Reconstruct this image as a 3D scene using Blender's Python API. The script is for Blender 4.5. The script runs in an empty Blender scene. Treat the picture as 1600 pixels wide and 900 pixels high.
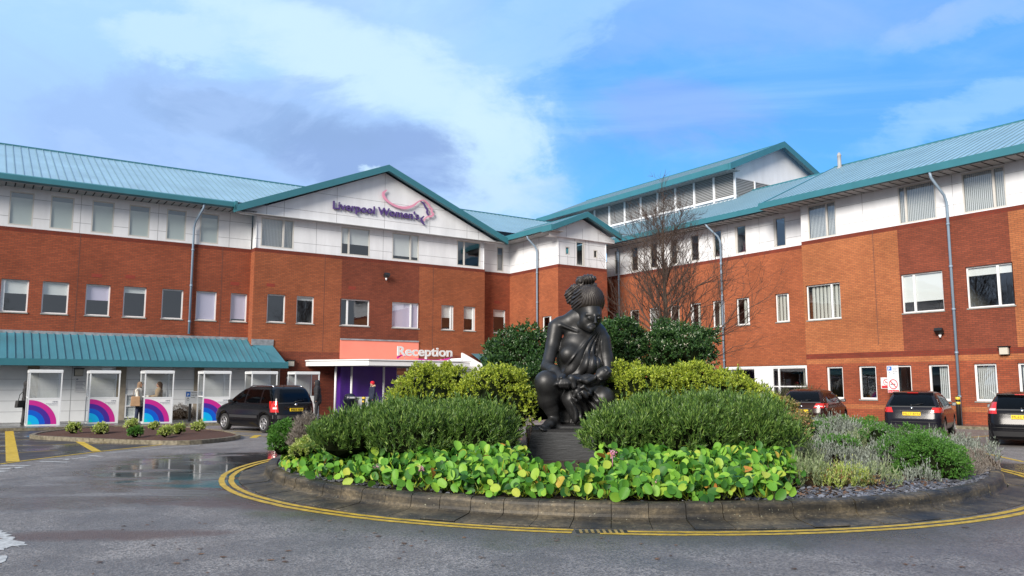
import bpy, math, random
import numpy as np
from mathutils import Vector, Matrix
import openvdb as vdb
R=math.radians
rng=np.random.default_rng(7); random.seed(7)
C=bpy.context.scene.collection
S=bpy.context.scene
# ---------------- camera
F_PX=1245.0; PITCH=math.atan(150/F_PX); EYE=1.7
cam=bpy.data.objects.new('camera',bpy.data.cameras.new('camera')); C.objects.link(cam)
cam.location=(0,0,EYE); cam.rotation_euler=(math.pi/2+PITCH,0,0)
cam.data.sensor_width=36; cam.data.lens=36*F_PX/1600; cam.data.clip_end=5000
S.camera=cam
S.view_settings.view_transform='Standard'; S.view_settings.look='None'; S.view_settings.gamma=1
S.view_settings.exposure=1.02
try: S.view_settings.use_curve_mapping=False
except Exception: pass
S.cycles.max_bounces=6; S.cycles.transparent_max_bounces=12; S.cycles.caustics_reflective=False; S.cycles.caustics_refractive=False
S.cycles.use_denoising=True
# ---------------- sun and sky
SUN_EL,SUN_AZ=R(28),R(210)      # azimuth clockwise from +Y (view direction)
sd=Vector((math.sin(SUN_AZ)*math.cos(SUN_EL),math.cos(SUN_AZ)*math.cos(SUN_EL),math.sin(SUN_EL)))
sun=bpy.data.objects.new('sun',bpy.data.lights.new('sun','SUN')); C.objects.link(sun)
sun.data.energy=2.9; sun.data.angle=R(24); sun.data.color=(1,.93,.84)
sun.rotation_euler=sd.to_track_quat('Z','Y').to_euler()
W=bpy.data.worlds.new('World'); S.world=W; W.use_nodes=True
def world():
    nt=W.node_tree; nt.nodes.clear(); N=nt.nodes.new; L=nt.links.new
    out=N('ShaderNodeOutputWorld'); bg=N('ShaderNodeBackground'); bg.inputs[1].default_value=0.13
    L(bg.outputs[0],out.inputs[0])
    sky=N('ShaderNodeTexSky'); sky.sky_type='NISHITA'; sky.sun_disc=False
    sky.sun_elevation=SUN_EL; sky.sun_rotation=SUN_AZ; sky.air_density=1.0; sky.dust_density=.6; sky.ozone_density=1.5
    tc=N('ShaderNodeTexCoord'); sep=N('ShaderNodeSeparateXYZ'); L(tc.outputs['Generated'],sep.inputs[0])
    def M(op,a,b=None,c=None,clamp=False):
        n=N('ShaderNodeMath'); n.operation=op; n.use_clamp=clamp
        for i,v in enumerate((a,b,c)):
            if v is None: continue
            if isinstance(v,(int,float)): n.inputs[i].default_value=v
            else: L(v,n.inputs[i])
        return n.outputs[0]
    X,Y,Z=sep.outputs
    yy=M('MAXIMUM',M('ABSOLUTE',Y),.05)
    zz=M('MAXIMUM',Z,0.0)
    a=M('DIVIDE',X,yy); b=M('DIVIDE',zz,yy)
    zc=M('ADD',zz,.18)
    comb=N('ShaderNodeCombineXYZ'); L(M('DIVIDE',X,zc),comb.inputs[0]); L(M('DIVIDE',Y,zc),comb.inputs[1])
    def noise(sc,det,rough,off,stretch=(1,1,1),dist=0):
        mp=N('ShaderNodeMapping'); L(comb.outputs[0],mp.inputs[0]); mp.inputs[1].default_value=off; mp.inputs[3].default_value=stretch
        n=N('ShaderNodeTexNoise'); n.inputs['Scale'].default_value=sc; n.inputs['Detail'].default_value=det; n.inputs['Roughness'].default_value=rough; n.inputs['Distortion'].default_value=dist
        L(mp.outputs[0],n.inputs[0]); return n.outputs[0]
    def ramp(v,lo,hi):
        n=N('ShaderNodeMapRange'); n.interpolation_type='SMOOTHSTEP'; L(v,n.inputs[0]) if not isinstance(v,float) else None
        n.inputs[1].default_value=lo; n.inputs[2].default_value=hi; return n.outputs[0]
    def mix(f,c1,c2):
        n=N('ShaderNodeMix'); n.data_type='RGBA'
        (L(f,n.inputs[0]) if not isinstance(f,(int,float)) else setattr(n.inputs[0],'default_value',f))
        for i,c in ((6,c1),(7,c2)):
            if isinstance(c,tuple): n.inputs[i].default_value=(*c,1)
            else: L(c,n.inputs[i])
        return n.outputs[2]
    def blob(a0,b0,ra,rb,rot,nz,amp):
        ca,sa=math.cos(rot),math.sin(rot)
        da=M('SUBTRACT',a,a0); db=M('SUBTRACT',b,b0)
        p=M('DIVIDE',M('ADD',M('MULTIPLY',da,ca),M('MULTIPLY',db,sa)),ra)
        q=M('DIVIDE',M('SUBTRACT',M('MULTIPLY',db,ca),M('MULTIPLY',da,sa)),rb)
        d=M('ADD',M('MULTIPLY',p,p),M('MULTIPLY',q,q))
        return M('ADD',d,M('MULTIPLY',M('SUBTRACT',nz,.5),amp))
    n1=noise(1.0,9,.60,(3.1,1.7,0),(1,.6,1),.5); n2=noise(2.4,9,.62,(7.3,2.2,0),(1,.7,1),.6)
    n4=noise(1.5,8,.60,(.4,5.1,0),(.55,1.5,1),1.0)
    gn=N('ShaderNodeCombineXYZ'); L(a,gn.inputs[0]); L(M('MULTIPLY',b,1.7),gn.inputs[1])
    def gnoise(sc,det,off,rough=.62,dist=.4):
        mp=N('ShaderNodeMapping'); L(gn.outputs[0],mp.inputs[0]); mp.inputs[1].default_value=off
        n=N('ShaderNodeTexNoise'); n.inputs['Scale'].default_value=sc; n.inputs['Detail'].default_value=det; n.inputs['Roughness'].default_value=rough; n.inputs['Distortion'].default_value=dist
        L(mp.outputs[0],n.inputs[0]); return n.outputs[0]
    w1=gnoise(4.2,9,(1.2,4.4,0)); w2=gnoise(4.0,9,(8.1,2.3,0)); w3=gnoise(11,8,(3.3,7.7,0)); w4=gnoise(2.2,8,(5.5,.4,0))
    a0=a; b0=b
    a=M('ADD',a,M('MULTIPLY',M('SUBTRACT',w1,.5),.26)); b=M('ADD',b,M('MULTIPLY',M('SUBTRACT',w2,.5),.15))
    base=mix(.92,sky.outputs[0],(.40,1.62,4.1))
    low=ramp(b0,.36,.16); base=mix(M('MULTIPLY',low,.8),base,(.50,2.35,4.2))
    base=mix(M('MULTIPLY',ramp(n4,.45,.72),.35),base,(1.9,3.0,4.4))
    base=mix(M('MULTIPLY',ramp(w4,.48,.66),.3),base,(1.3,2.3,4.3))
    p1_=blob(.22,.345,.15,.05,.12,w3,1.2); base=mix(M('MULTIPLY',ramp(p1_,1.3,.0),.5),base,(1.2,1.75,3.75))
    p2_=blob(.34,.50,.36,.07,.10,w3,1.2); base=mix(M('MULTIPLY',ramp(p2_,1.3,.0),.4),base,(1.35,2.0,4.0))
    p3_=blob(.66,.36,.26,.025,.24,w3,1.2); base=mix(M('MULTIPLY',ramp(p3_,1.3,.0),.4),base,(2.0,3.1,4.4))
    p4_=blob(.62,.49,.16,.03,.30,w3,1.2); base=mix(M('MULTIPLY',ramp(p4_,1.3,.0),.4),base,(2.0,2.7,4.3))
    p5_=blob(.03,.47,.22,.05,.55,w3,1.4); base=mix(M('MULTIPLY',ramp(p5_,1.1,.1),.5),base,(1.9,3.0,4.4))
    left=ramp(a,.10,-.12)
    sky1=mix(M('MULTIPLY',left,.93),base,(1.78,2.82,4.3))
    sky1=mix(M('MULTIPLY',M('MULTIPLY',left,ramp(w4,.42,.60)),.55),sky1,(2.25,3.25,4.35))
    sky1=mix(M('MULTIPLY',M('MULTIPLY',left,ramp(n1,.50,.62)),.4),sky1,(1.5,2.2,3.95))
    br=blob(-.20,.42,.26,.055,-.36,w3,1.2); sky3=mix(M('MULTIPLY',ramp(br,1.5,.1),.9),sky1,(2.5,3.4,4.3))
    br2=blob(-.03,.30,.075,.09,.2,w3,1.4); sky3=mix(M('MULTIPLY',ramp(br2,1.4,.1),.85),sky3,(2.5,3.4,4.3))
    br4=blob(-.01,.235,.10,.03,.0,w3,1.4); sky3=mix(M('MULTIPLY',ramp(br4,1.4,.1),.6),sky3,(2.3,3.1,4.3))
    br3=blob(-.45,.44,.12,.03,-.1,w3,1.4); sky3=mix(M('MULTIPLY',ramp(br3,1.3,.1),.6),sky3,(2.5,3.4,4.3))
    dk0=blob(-.60,.30,.34,.13,-.05,w3,1.0); sky4=mix(M('MULTIPLY',ramp(dk0,1.4,.3),.50),sky3,(1.55,2.4,4.05))
    dk=blob(-.34,.305,.31,.105,-.12,w3,.9); sky4=mix(M('MULTIPLY',ramp(dk,1.18,.62),.75),sky4,(1.38,2.12,3.6))
    dk2=blob(-.17,.295,.14,.055,-.18,w3,1.1); sky4=mix(M('MULTIPLY',ramp(dk2,1.2,.45),.75),sky4,(1.05,1.60,2.9))
    dk3=blob(-.33,.345,.17,.038,-.13,w3,1.1); sky4=mix(M('MULTIPLY',ramp(dk3,1.2,.2),.65),sky4,(1.10,1.72,2.95))
    sky4=mix(M('MULTIPLY',M('MULTIPLY',ramp(dk,1.3,.6),ramp(w1,.52,.64)),.35),sky4,(1.9,2.7,4.2))
    g=blob(-.178,.275,.022,.014,-.3,w3,.8); sky4=mix(M('MULTIPLY',ramp(g,1.3,.2),.85),sky4,(2.5,3.4,4.3))
    sky4=mix(ramp(Y,.12,-.35),sky4,(1.9,2.1,2.35))  # unseen sky behind the camera, greyed to neutralise the ambient light
    sky4=mix(M('MULTIPLY',ramp(Z,.62,.85),.85),sky4,(2.1,2.55,3.2))  # unseen sky overhead, whitened to raise the ambient light
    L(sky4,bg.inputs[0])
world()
# ---------------- helpers
TH=math.atan2(1254,1830)
UX=np.array([math.cos(TH),math.sin(TH),0]); VX=np.array([-math.sin(TH),math.cos(TH),0])
def uvw(u,v,z=0): return tuple(UX*u+VX*v+np.array([0,0,z]))
def at(px,py,D):          # photo pixel + forward distance -> world point
    a=(px-800)/F_PX; b=-(py-450)/F_PX
    r=np.array([a,math.cos(PITCH)-b*math.sin(PITCH),math.sin(PITCH)+b*math.cos(PITCH)])
    return np.array([0,0,EYE])+r*(D/r[1])
def gnd(px,py,z=0):
    a=(px-800)/F_PX; b=-(py-450)/F_PX
    r=np.array([a,math.cos(PITCH)-b*math.sin(PITCH),math.sin(PITCH)+b*math.cos(PITCH)])
    q=np.array([0,0,EYE])+r*((z-EYE)/r[2]); return q
def tag(o,label=None,cat=None,group=None,kind=None):
    if label: o['label']=label
    if cat: o['category']=cat
    if group: o['group']=group
    if kind: o['kind']=kind
    return o
def thing(name,label,cat,loc=(0,0,0),rz=0,group=None):
    o=bpy.data.objects.new(name,None); C.objects.link(o); o.empty_display_size=.2
    o.location=loc; o.rotation_euler=(0,0,rz); return tag(o,label,cat,group)
class MB:
    def __init__(s): s.v=[]; s.f=[]; s.uv=[]; s.m=[]; s.sm=[]
    def face(s,pts,uv=None,m=0,sm=False):
        k=len(s.v); s.v+= [tuple(p) for p in pts]; s.f.append(tuple(range(k,k+len(pts))))
        s.uv+= list(uv) if uv else [(0,0)]*len(pts); s.m.append(m); s.sm.append(sm)
    def mesh(s,vs,fs,m=0,sm=False):
        k=len(s.v); s.v+=[tuple(p) for p in vs]
        for f in fs:
            s.f.append(tuple(k+i for i in f)); s.uv+=[(0,0)]*len(f); s.m.append(m); s.sm.append(sm)
    def box(s,x0,x1,y0,y1,z0,z1,m=0):
        P=[(x0,y0,z0),(x1,y0,z0),(x1,y1,z0),(x0,y1,z0),(x0,y0,z1),(x1,y0,z1),(x1,y1,z1),(x0,y1,z1)]
        for q,ax in (((0,1,5,4),0),((1,2,6,5),1),((2,3,7,6),0),((3,0,4,7),1),((4,5,6,7),2),((3,2,1,0),2)):
            pts=[P[i] for i in q]
            uv=[(p[0],p[2]) if ax==0 else (p[1],p[2]) if ax==1 else (p[0],p[1]) for p in pts]
            s.face(pts,uv,m)
    def tube(s,path,rad,n=8,m=0,cap=True):
        path=[Vector(p) for p in path]; rad=rad if hasattr(rad,'__len__') else [rad]*len(path)
        rings=[]; prev=None
        for i,p in enumerate(path):
            d=(path[min(i+1,len(path)-1)]-path[max(i-1,0)])
            if d.length<1e-9: d=Vector((0,0,1))
            d.normalize()
            if prev is None:
                a=d.cross(Vector((0,0,1)));
                if a.length<.05: a=d.cross(Vector((1,0,0)))
            else: a=prev-d*prev.dot(d)
            a.normalize(); prev=a; b=d.cross(a)
            rings.append([p+(a*math.cos(2*math.pi*j/n)+b*math.sin(2*math.pi*j/n))*rad[i] for j in range(n)])
        vs=[q for r in rings for q in r]; fs=[]
        for i in range(len(path)-1):
            for j in range(n):
                k=(j+1)%n; fs.append((i*n+j,i*n+k,(i+1)*n+k,(i+1)*n+j))
        if cap: fs.append(tuple(range(n))[::-1]); fs.append(tuple((len(path)-1)*n+j for j in range(n)))
        s.mesh(vs,fs,m,True)
    def prism(s,poly,y0,y1,m=0,plane='xz'):    # polygon extruded along the third axis
        def P(a,b,c): return (a,c,b) if plane=='xz' else ((a,b,c) if plane=='xy' else (c,a,b))
        n=len(poly); vs=[P(a,b,y0) for a,b in poly]+[P(a,b,y1) for a,b in poly]
        fs=[tuple(range(n)),tuple(range(2*n-1,n-1,-1))]+[(i,n+i,n+(i+1)%n,(i+1)%n) for i in range(n)]
        s.mesh(vs,fs,m)
    def lathe(s,prof,n=24,c=(0,0,0),m=0,sm=True,a0=0,a1=2*math.pi):
        full=abs(a1-a0-2*math.pi)<1e-6; N=n if full else n+1
        vs=[(c[0]+r*math.cos(a0+(a1-a0)*j/n),c[1]+r*math.sin(a0+(a1-a0)*j/n),c[2]+z) for r,z in prof for j in range(N)]
        fs=[(i*N+j,i*N+(j+1)%N,(i+1)*N+(j+1)%N,(i+1)*N+j) for i in range(len(prof)-1) for j in range(n)]
        s.mesh(vs,fs,m,sm)
    def build(s,name,mats,parent=None,off=(0,0,0),loc=None,uvs=True):
        me=bpy.data.meshes.new(name)
        off=np.array(off,float)
        if loc is not None: off=off+np.array(loc,float)
        vs=(np.array(s.v,float)-off) if s.v else np.zeros((0,3))
        me.from_pydata(vs.tolist(),[],s.f)
        if uvs and s.uv:
            l=me.uv_layers.new(name='UVMap'); l.data.foreach_set('uv',np.array(s.uv,np.float32).ravel())
        for mt in (mats if isinstance(mats,(list,tuple)) else [mats]): me.materials.append(mt)
        me.polygons.foreach_set('material_index',s.m); me.polygons.foreach_set('use_smooth',s.sm)
        me.update()
        o=bpy.data.objects.new(name,me); C.objects.link(o)
        if parent: o.parent=parent
        if loc is not None and not parent: o.location=loc
        return o
def build_islands(mb,name,mats,parent=None,off=(0,0,0)):
    par=list(range(len(mb.v))); key={}
    def fd(i):
        while par[i]!=i: par[i]=par[par[i]]; i=par[i]
        return i
    for i,p in enumerate(mb.v):
        k=(round(p[0],3),round(p[1],3),round(p[2],3))
        if k in key: par[fd(i)]=fd(key[k])
        else: key[k]=i
    for f in mb.f:
        for j in f[1:]: par[fd(j)]=fd(f[0])
    grp={}; li=0
    for fi,f in enumerate(mb.f):
        g=grp.setdefault(fd(f[0]),MB()); k=len(g.v); g.v+=[mb.v[j] for j in f]; g.f.append(tuple(range(k,k+len(f)))); g.uv+=mb.uv[li:li+len(f)]; li+=len(f); g.m.append(mb.m[fi]); g.sm.append(mb.sm[fi])
    return [g.build(name,mats,parent,off) for g in grp.values()]
def np_mesh(name,V,Fq,mat,parent=None,loc=None,smooth=False):
    V=np.asarray(V,np.float32); Fq=np.asarray(Fq,np.int32)
    if loc is not None: V=V-np.array(loc,np.float32)
    k=Fq.shape[1]; me=bpy.data.meshes.new(name)
    me.vertices.add(len(V)); me.vertices.foreach_set('co',V.ravel())
    me.loops.add(Fq.size); me.loops.foreach_set('vertex_index',Fq.ravel())
    me.polygons.add(len(Fq)); me.polygons.foreach_set('loop_start',np.arange(0,Fq.size,k,dtype=np.int32))
    try: me.polygons.foreach_set('loop_total',np.full(len(Fq),k,np.int32))
    except Exception: pass
    me.polygons.foreach_set('use_smooth',np.full(len(Fq),smooth)); me.update(calc_edges=True); me.validate()
    if mat: me.materials.append(mat)
    o=bpy.data.objects.new(name,me); C.objects.link(o)
    if parent: o.parent=parent
    elif loc is not None: o.location=loc
    return o
# ---------------- materials
def newmat(name):
    m=bpy.data.materials.new(name); m.use_nodes=True; nt=m.node_tree; b=nt.nodes['Principled BSDF']; return m,nt,b
def lin(c): return tuple(((x/255)/12.92 if x/255<=.04045 else ((x/255+.055)/1.055)**2.4) for x in c)
def plain(name,col,rough=.5,metal=0,var=0,scale=8,bump=0,spec=.5,coat=0,stretch=(1,1,1)):
    m,nt,b=newmat(name); b.inputs['Roughness'].default_value=rough; b.inputs['Metallic'].default_value=metal
    b.inputs['Specular IOR Level'].default_value=spec; b.inputs['Coat Weight'].default_value=coat; b.inputs['Coat Roughness'].default_value=.04
    b.inputs['Base Color'].default_value=(*col,1)
    if var or bump:
        tc=nt.nodes.new('ShaderNodeTexCoord'); mp=nt.nodes.new('ShaderNodeMapping'); mp.inputs[3].default_value=stretch
        n=nt.nodes.new('ShaderNodeTexNoise'); n.inputs['Scale'].default_value=scale; n.inputs['Detail'].default_value=6; n.inputs['Roughness'].default_value=.6
        nt.links.new(tc.outputs['Object'],mp.inputs[0]); nt.links.new(mp.outputs[0],n.inputs[0])
        if var:
            r=nt.nodes.new('ShaderNodeValToRGB'); r.color_ramp.elements[0].position=.3; r.color_ramp.elements[1].position=.72
            r.color_ramp.elements[0].color=(*[c*(1-var) for c in col],1); r.color_ramp.elements[1].color=(*[min(1,c*(1+var)) for c in col],1)
            nt.links.new(n.outputs[0],r.inputs[0]); nt.links.new(r.outputs[0],b.inputs['Base Color'])
        if bump:
            bp=nt.nodes.new('ShaderNodeBump'); bp.inputs['Strength'].default_value=bump; bp.inputs['Distance'].default_value=.02
            nt.links.new(n.outputs[0],bp.inputs['Height']); nt.links.new(bp.outputs[0],b.inputs['Normal'])
    return m
def brick(name,c1,c2,mort,stain=.24):
    m,nt,b=newmat(name); N=nt.nodes.new; L=nt.links.new
    uv=N('ShaderNodeUVMap'); t=N('ShaderNodeTexBrick'); L(uv.outputs[0],t.inputs[0])
    t.inputs['Scale'].default_value=1; t.inputs['Brick Width'].default_value=.225; t.inputs['Row Height'].default_value=.075
    t.inputs['Mortar Size'].default_value=.007; t.inputs['Mortar Smooth'].default_value=.2; t.inputs['Bias'].default_value=-.1
    t.inputs['Color1'].default_value=(*c1,1); t.inputs['Color2'].default_value=(*c2,1); t.inputs['Mortar'].default_value=(*mort,1)
    n=N('ShaderNodeTexNoise'); n.inputs['Scale'].default_value=.55; n.inputs['Detail'].default_value=7; n.inputs['Roughness'].default_value=.62; L(uv.outputs[0],n.inputs[0])
    mr=N('ShaderNodeMapRange'); L(n.outputs[0],mr.inputs[0]); mr.inputs[1].default_value=.3; mr.inputs[2].default_value=.7; mr.inputs[3].default_value=1-stain; mr.inputs[4].default_value=1+stain*.5
    mx=N('ShaderNodeVectorMath'); mx.operation='SCALE'; L(t.outputs[0],mx.inputs[0]); L(mr.outputs[0],mx.inputs['Scale'])
    L(mx.outputs[0],b.inputs['Base Color']); b.inputs['Roughness'].default_value=.85; b.inputs['Specular IOR Level'].default_value=.25
    bp=N('ShaderNodeBump'); bp.inputs['Strength'].default_value=.5; bp.inputs['Distance'].default_value=.008; bp.invert=True
    L(t.outputs['Fac'],bp.inputs['Height']); L(bp.outputs[0],b.inputs['Normal']); return m
M={}
M['brick_red']=brick('brick_red',(.335,.083,.038),(.25,.059,.029),(.12,.06,.042))
M['brick_orange']=brick('brick_orange',(.37,.107,.044),(.285,.079,.034),(.14,.07,.046))
M['brick_yellow']=brick('brick_yellow',(.43,.148,.058),(.34,.108,.044),(.15,.085,.052))
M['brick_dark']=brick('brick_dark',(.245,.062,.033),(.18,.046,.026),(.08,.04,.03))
M['brick_soldier']=brick('brick_soldier',(.20,.036,.02),(.15,.028,.016),(.10,.045,.035))
M['vent']=plain('vent',(.24,.035,.02),.8,var=.2,scale=20)
M['clad']=plain('cladding',(.76,.77,.79),.45,var=.09,scale=1.6,spec=.35,stretch=(1,1,.22))
M['clad_low']=plain('cladding_low',(.84,.86,.87),.4,var=.08,scale=.8)
M['joint']=plain('joint',(.30,.30,.31),.8)
M['frame']=plain('window_frame',(.58,.56,.52),.35,var=.06,scale=5)
M['frame_white']=plain('frame_white',(.78,.79,.80),.35)
M['sill']=plain('sill',(.30,.29,.27),.6,var=.25,scale=6)
M['teal']=plain('teal_fascia',(.035,.16,.20),.35,var=.07,scale=1.5,spec=.5)
M['soffit']=plain('soffit',(.36,.36,.36),.7)
M['soffit_gap']=plain('soffit_gap',(.03,.03,.03),.9)
M['pipe']=plain('pipe',(.23,.31,.40),.4,var=.08,scale=3)
M['room']=plain('room',(.22,.215,.20),.9)
M['blind']=plain('blind',(.72,.73,.74),.7); M['blind_low']=plain('blind_grey',(.50,.56,.56),.7)
M['curtain']=plain('curtain',(.50,.50,.47),.85)
M['lilac']=plain('lilac',(.62,.56,.74),.8)
M['lead']=plain('lead',(.26,.27,.29),.55,var=.35,scale=4)
M['stone_post']=plain('stone_post',(.36,.31,.24),.8,var=.15,scale=5)
M['black']=plain('black',(.012,.012,.013),.4)
M['rubber']=plain('rubber',(.018,.018,.019),.75)
M['chrome']=plain('chrome',(.6,.6,.62),.25,metal=1)
M['alloy']=plain('alloy',(.42,.42,.44),.35,metal=.7)
M['white']=plain('white_paint',(.74,.75,.76),.4,var=.04,scale=3)
M['magenta']=plain('magenta',(.62,.02,.30),.45)
M['purple']=plain('purple',(.075,.022,.26),.35,var=.1,scale=2)
M['letter_purple']=plain('letter_purple',(.085,.045,.19),.4)
M['pink']=plain('pink',(.72,.30,.42),.4)
M['salmon']=plain('salmon',(.80,.24,.17),.6,var=.05,scale=1.5)
M['louvre']=plain('louvre',(.33,.33,.33),.55)
def roofmat(name,col):
    m,nt,b=newmat(name); N=nt.nodes.new; L=nt.links.new
    tc=N('ShaderNodeTexCoord'); n=N('ShaderNodeTexNoise'); n.inputs['Scale'].default_value=.7; n.inputs['Detail'].default_value=5
    L(tc.outputs['Object'],n.inputs[0]); r=N('ShaderNodeValToRGB')
    r.color_ramp.elements[0].color=(*[c*.85 for c in col],1); r.color_ramp.elements[1].color=(*[c*1.12 for c in col],1)
    r.color_ramp.elements[0].position=.3; r.color_ramp.elements[1].position=.7
    L(n.outputs[0],r.inputs[0]); L(r.outputs[0],b.inputs['Base Color']); b.inputs['Roughness'].default_value=.38; b.inputs['Specular IOR Level'].default_value=.6
    return m
M['roof']=roofmat('roof_blue',(.22,.36,.46)); M['roof_dark']=roofmat('roof_teal',(.055,.20,.26)); M['rib']=plain('rib',(.17,.28,.34),.45)
def glassmat(name,refl=.16,tint=(.72,.78,.78),rough=.015,gcol=(.92,.95,1)):
    m,nt,b=newmat(name); nt.nodes.remove(b); N=nt.nodes.new; L=nt.links.new
    out=nt.nodes['Material Output']; tr=N('ShaderNodeBsdfTransparent'); tr.inputs[0].default_value=(*tint,1)
    gl=N('ShaderNodeBsdfGlossy'); gl.inputs['Roughness'].default_value=rough; gl.inputs[0].default_value=(*gcol,1)
    fr=N('ShaderNodeLayerWeight'); pw=N('ShaderNodeMath'); pw.operation='POWER'; L(fr.outputs['Facing'],pw.inputs[0]); pw.inputs[1].default_value=4.0
    ad=N('ShaderNodeMath'); ad.operation='MULTIPLY_ADD'; ad.use_clamp=True; L(pw.outputs[0],ad.inputs[0]); ad.inputs[1].default_value=.9; ad.inputs[2].default_value=refl+.04
    tc=N('ShaderNodeTexCoord'); nz=N('ShaderNodeTexNoise'); nz.inputs['Scale'].default_value=.8; L(tc.outputs['Object'],nz.inputs[0])
    bp=N('ShaderNodeBump'); bp.inputs['Strength'].default_value=.018; bp.inputs['Distance'].default_value=.1; L(nz.outputs[0],bp.inputs['Height']); L(bp.outputs[0],gl.inputs['Normal'])
    mx=N('ShaderNodeMixShader'); L(ad.outputs[0],mx.inputs[0]); L(tr.outputs[0],mx.inputs[1]); L(gl.outputs[0],mx.inputs[2]); L(mx.outputs[0],out.inputs[0]); return m
M['glass']=glassmat('glass',.10,(.94,.97,.96)); M['clear']=glassmat('clear_screen',.03,(.88,.9,.9)); M['car_glass']=glassmat('car_glass',.0,(.20,.23,.25),.03,(.42,.47,.52))
def leafmat(name,cols,rough=.45,trans=.25,spec=.5):
    m,nt,b=newmat(name); N=nt.nodes.new; L=nt.links.new
    g=N('ShaderNodeNewGeometry'); r=N('ShaderNodeValToRGB'); r.color_ramp.interpolation='LINEAR'
    n=len(cols)
    r.color_ramp.elements[0].position=0; r.color_ramp.elements[1].position=1
    for i in range(1,n-1): r.color_ramp.elements.new(cols[i][1])
    es=sorted(r.color_ramp.elements,key=lambda e:e.position)
    for e,(c,p) in zip(es,cols): e.color=(*c,1)
    L(g.outputs['Random Per Island'],r.inputs[0]); L(r.outputs[0],b.inputs['Base Color'])
    b.inputs['Roughness'].default_value=rough; b.inputs['Specular IOR Level'].default_value=spec
    t=N('ShaderNodeBsdfTranslucent'); L(r.outputs[0],t.inputs[0]); mx=N('ShaderNodeMixShader'); mx.inputs[0].default_value=trans
    L(b.outputs[0],mx.inputs[1]); L(t.outputs[0],mx.inputs[2]); L(mx.outputs[0],nt.nodes['Material Output'].inputs[0]); return m
M['leaf_hebe']=leafmat('leaf_hebe',[((.030,.075,.015),0),((.085,.17,.030),.5),((.17,.29,.055),.85),((.27,.38,.09),1)])
M['leaf_gold']=leafmat('leaf_gold',[((.09,.14,.015),0),((.28,.37,.03),.5),((.54,.60,.07),1)])
M['leaf_dark']=leafmat('leaf_dark',[((.016,.045,.014),0),((.04,.10,.025),.55),((.085,.17,.045),1)],.35)
M['leaf_flower']=plain('white_blossom',(.45,.44,.33),.7)
M['leaf_berg']=leafmat('leaf_bergenia',[((.018,.075,.014),0),((.05,.17,.022),.25),((.13,.33,.035),.60),((.25,.46,.05),.88),((.40,.46,.06),.98),((.50,.16,.04),1)],.5,.25,.3)
M['leaf_lav']=leafmat('leaf_lavender',[((.045,.04,.035),0),((.17,.20,.15),.40),((.46,.51,.45),1)],.7,.15)
M['leaf_lavgreen']=leafmat('leaf_greygreen',[((.10,.15,.06),0),((.22,.29,.13),.5),((.38,.42,.25),1)],.65,.15)
M['leaf_dry']=leafmat('leaf_dry',[((.10,.075,.06),0),((.2,.17,.14),.5),((.32,.29,.26),1)],.8,.1)
M['leaf_bun']=leafmat('leaf_bun',[((.03,.10,.015),0),((.075,.21,.025),.5),((.14,.32,.05),1)])
M['leaf_red']=leafmat('leaf_red',[((.07,.11,.02),0),((.20,.22,.06),.45),((.33,.15,.07),.75),((.42,.38,.16),1)])
M['leaf_vari']=leafmat('leaf_variegated',[((.10,.19,.03),0),((.34,.44,.06),.4),((.60,.62,.28),1)])
M['leaf_brown']=leafmat('leaf_brown',[((.05,.03,.02),0),((.10,.055,.035),.5),((.16,.09,.05),1)],.8,0)
M['leaf_phorm']=leafmat('leaf_phormium',[((.03,.035,.02),0),((.07,.08,.035),.5),((.16,.16,.08),1)])
M['flower_pink']=leafmat('flower_pink',[((.60,.16,.32),0),((.75,.32,.48),.5),((.8,.5,.6),1)])
M['core']=plain('twigs',(.010,.014,.006),1,spec=0); M['core_dry']=plain('shrub_core_dry',(.03,.021,.014),1,spec=0)  # near-black fill, mainly for the light-blocking cores inside shrubs
M['bark']=plain('bark',(.085,.062,.045),.85,var=.35,scale=9,bump=.4); M['twig']=plain('twig',(.075,.048,.036),.85)
M['bronze']=plain('bronze',(.019,.019,.020),.45,metal=.25,var=.35,scale=6,bump=.15,spec=.6)
M['bronze_hair']=plain('bronze_hair',(.032,.026,.023),.42,metal=.25,var=.3,scale=8,spec=.6)
M['plinth']=plain('plinth_stone',(.040,.042,.045),.6,var=.3,scale=5,bump=.5,stretch=(1,1,9))
M['soil']=plain('soil',(.045,.027,.018),.95,var=.5,scale=14,bump=.8)
M['mulch']=plain('mulch',(.075,.030,.018),.95,var=.6,scale=30,bump=1)
M['yellow']=plain('yellow_paint',(.52,.35,.03),.6,var=.3,scale=9)
M['white_line']=plain('white_line',(.42,.42,.41),.6,var=.45,scale=16)
M['slate']=leafmat('slate',[((.05,.055,.07),0),((.11,.115,.14),.6),((.20,.21,.24),1)],.55,0)
M['paint_black']=plain('car_black',(.006,.006,.008),.16,coat=.0,spec=.30); M['paint_brown']=plain('car_brown',(.018,.006,.005),.18,coat=.0,spec=.30); M['paint_navy']=plain('car_navy',(.010,.010,.016),.16,coat=.0,spec=.30)
M['trim']=plain('trim',(.03,.03,.032),.5); M['red_lamp']=plain('red_lamp',(.50,.012,.010),.15,coat=1); M['clear_lamp']=plain('clear_lamp',(.75,.55,.55),.15,coat=1)
M['plate']=plain('plate',(.80,.55,.02),.4); M['ink']=plain('ink',(.01,.01,.01),.5)
M['skin']=plain('skin',(.42,.24,.17),.6); M['blue_sign']=plain('blue_sign',(.02,.16,.55),.4); M['red_sign']=plain('red_sign',(.65,.03,.04),.4); M['grey_ink']=plain('grey_ink',(.25,.27,.33),.6)
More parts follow.
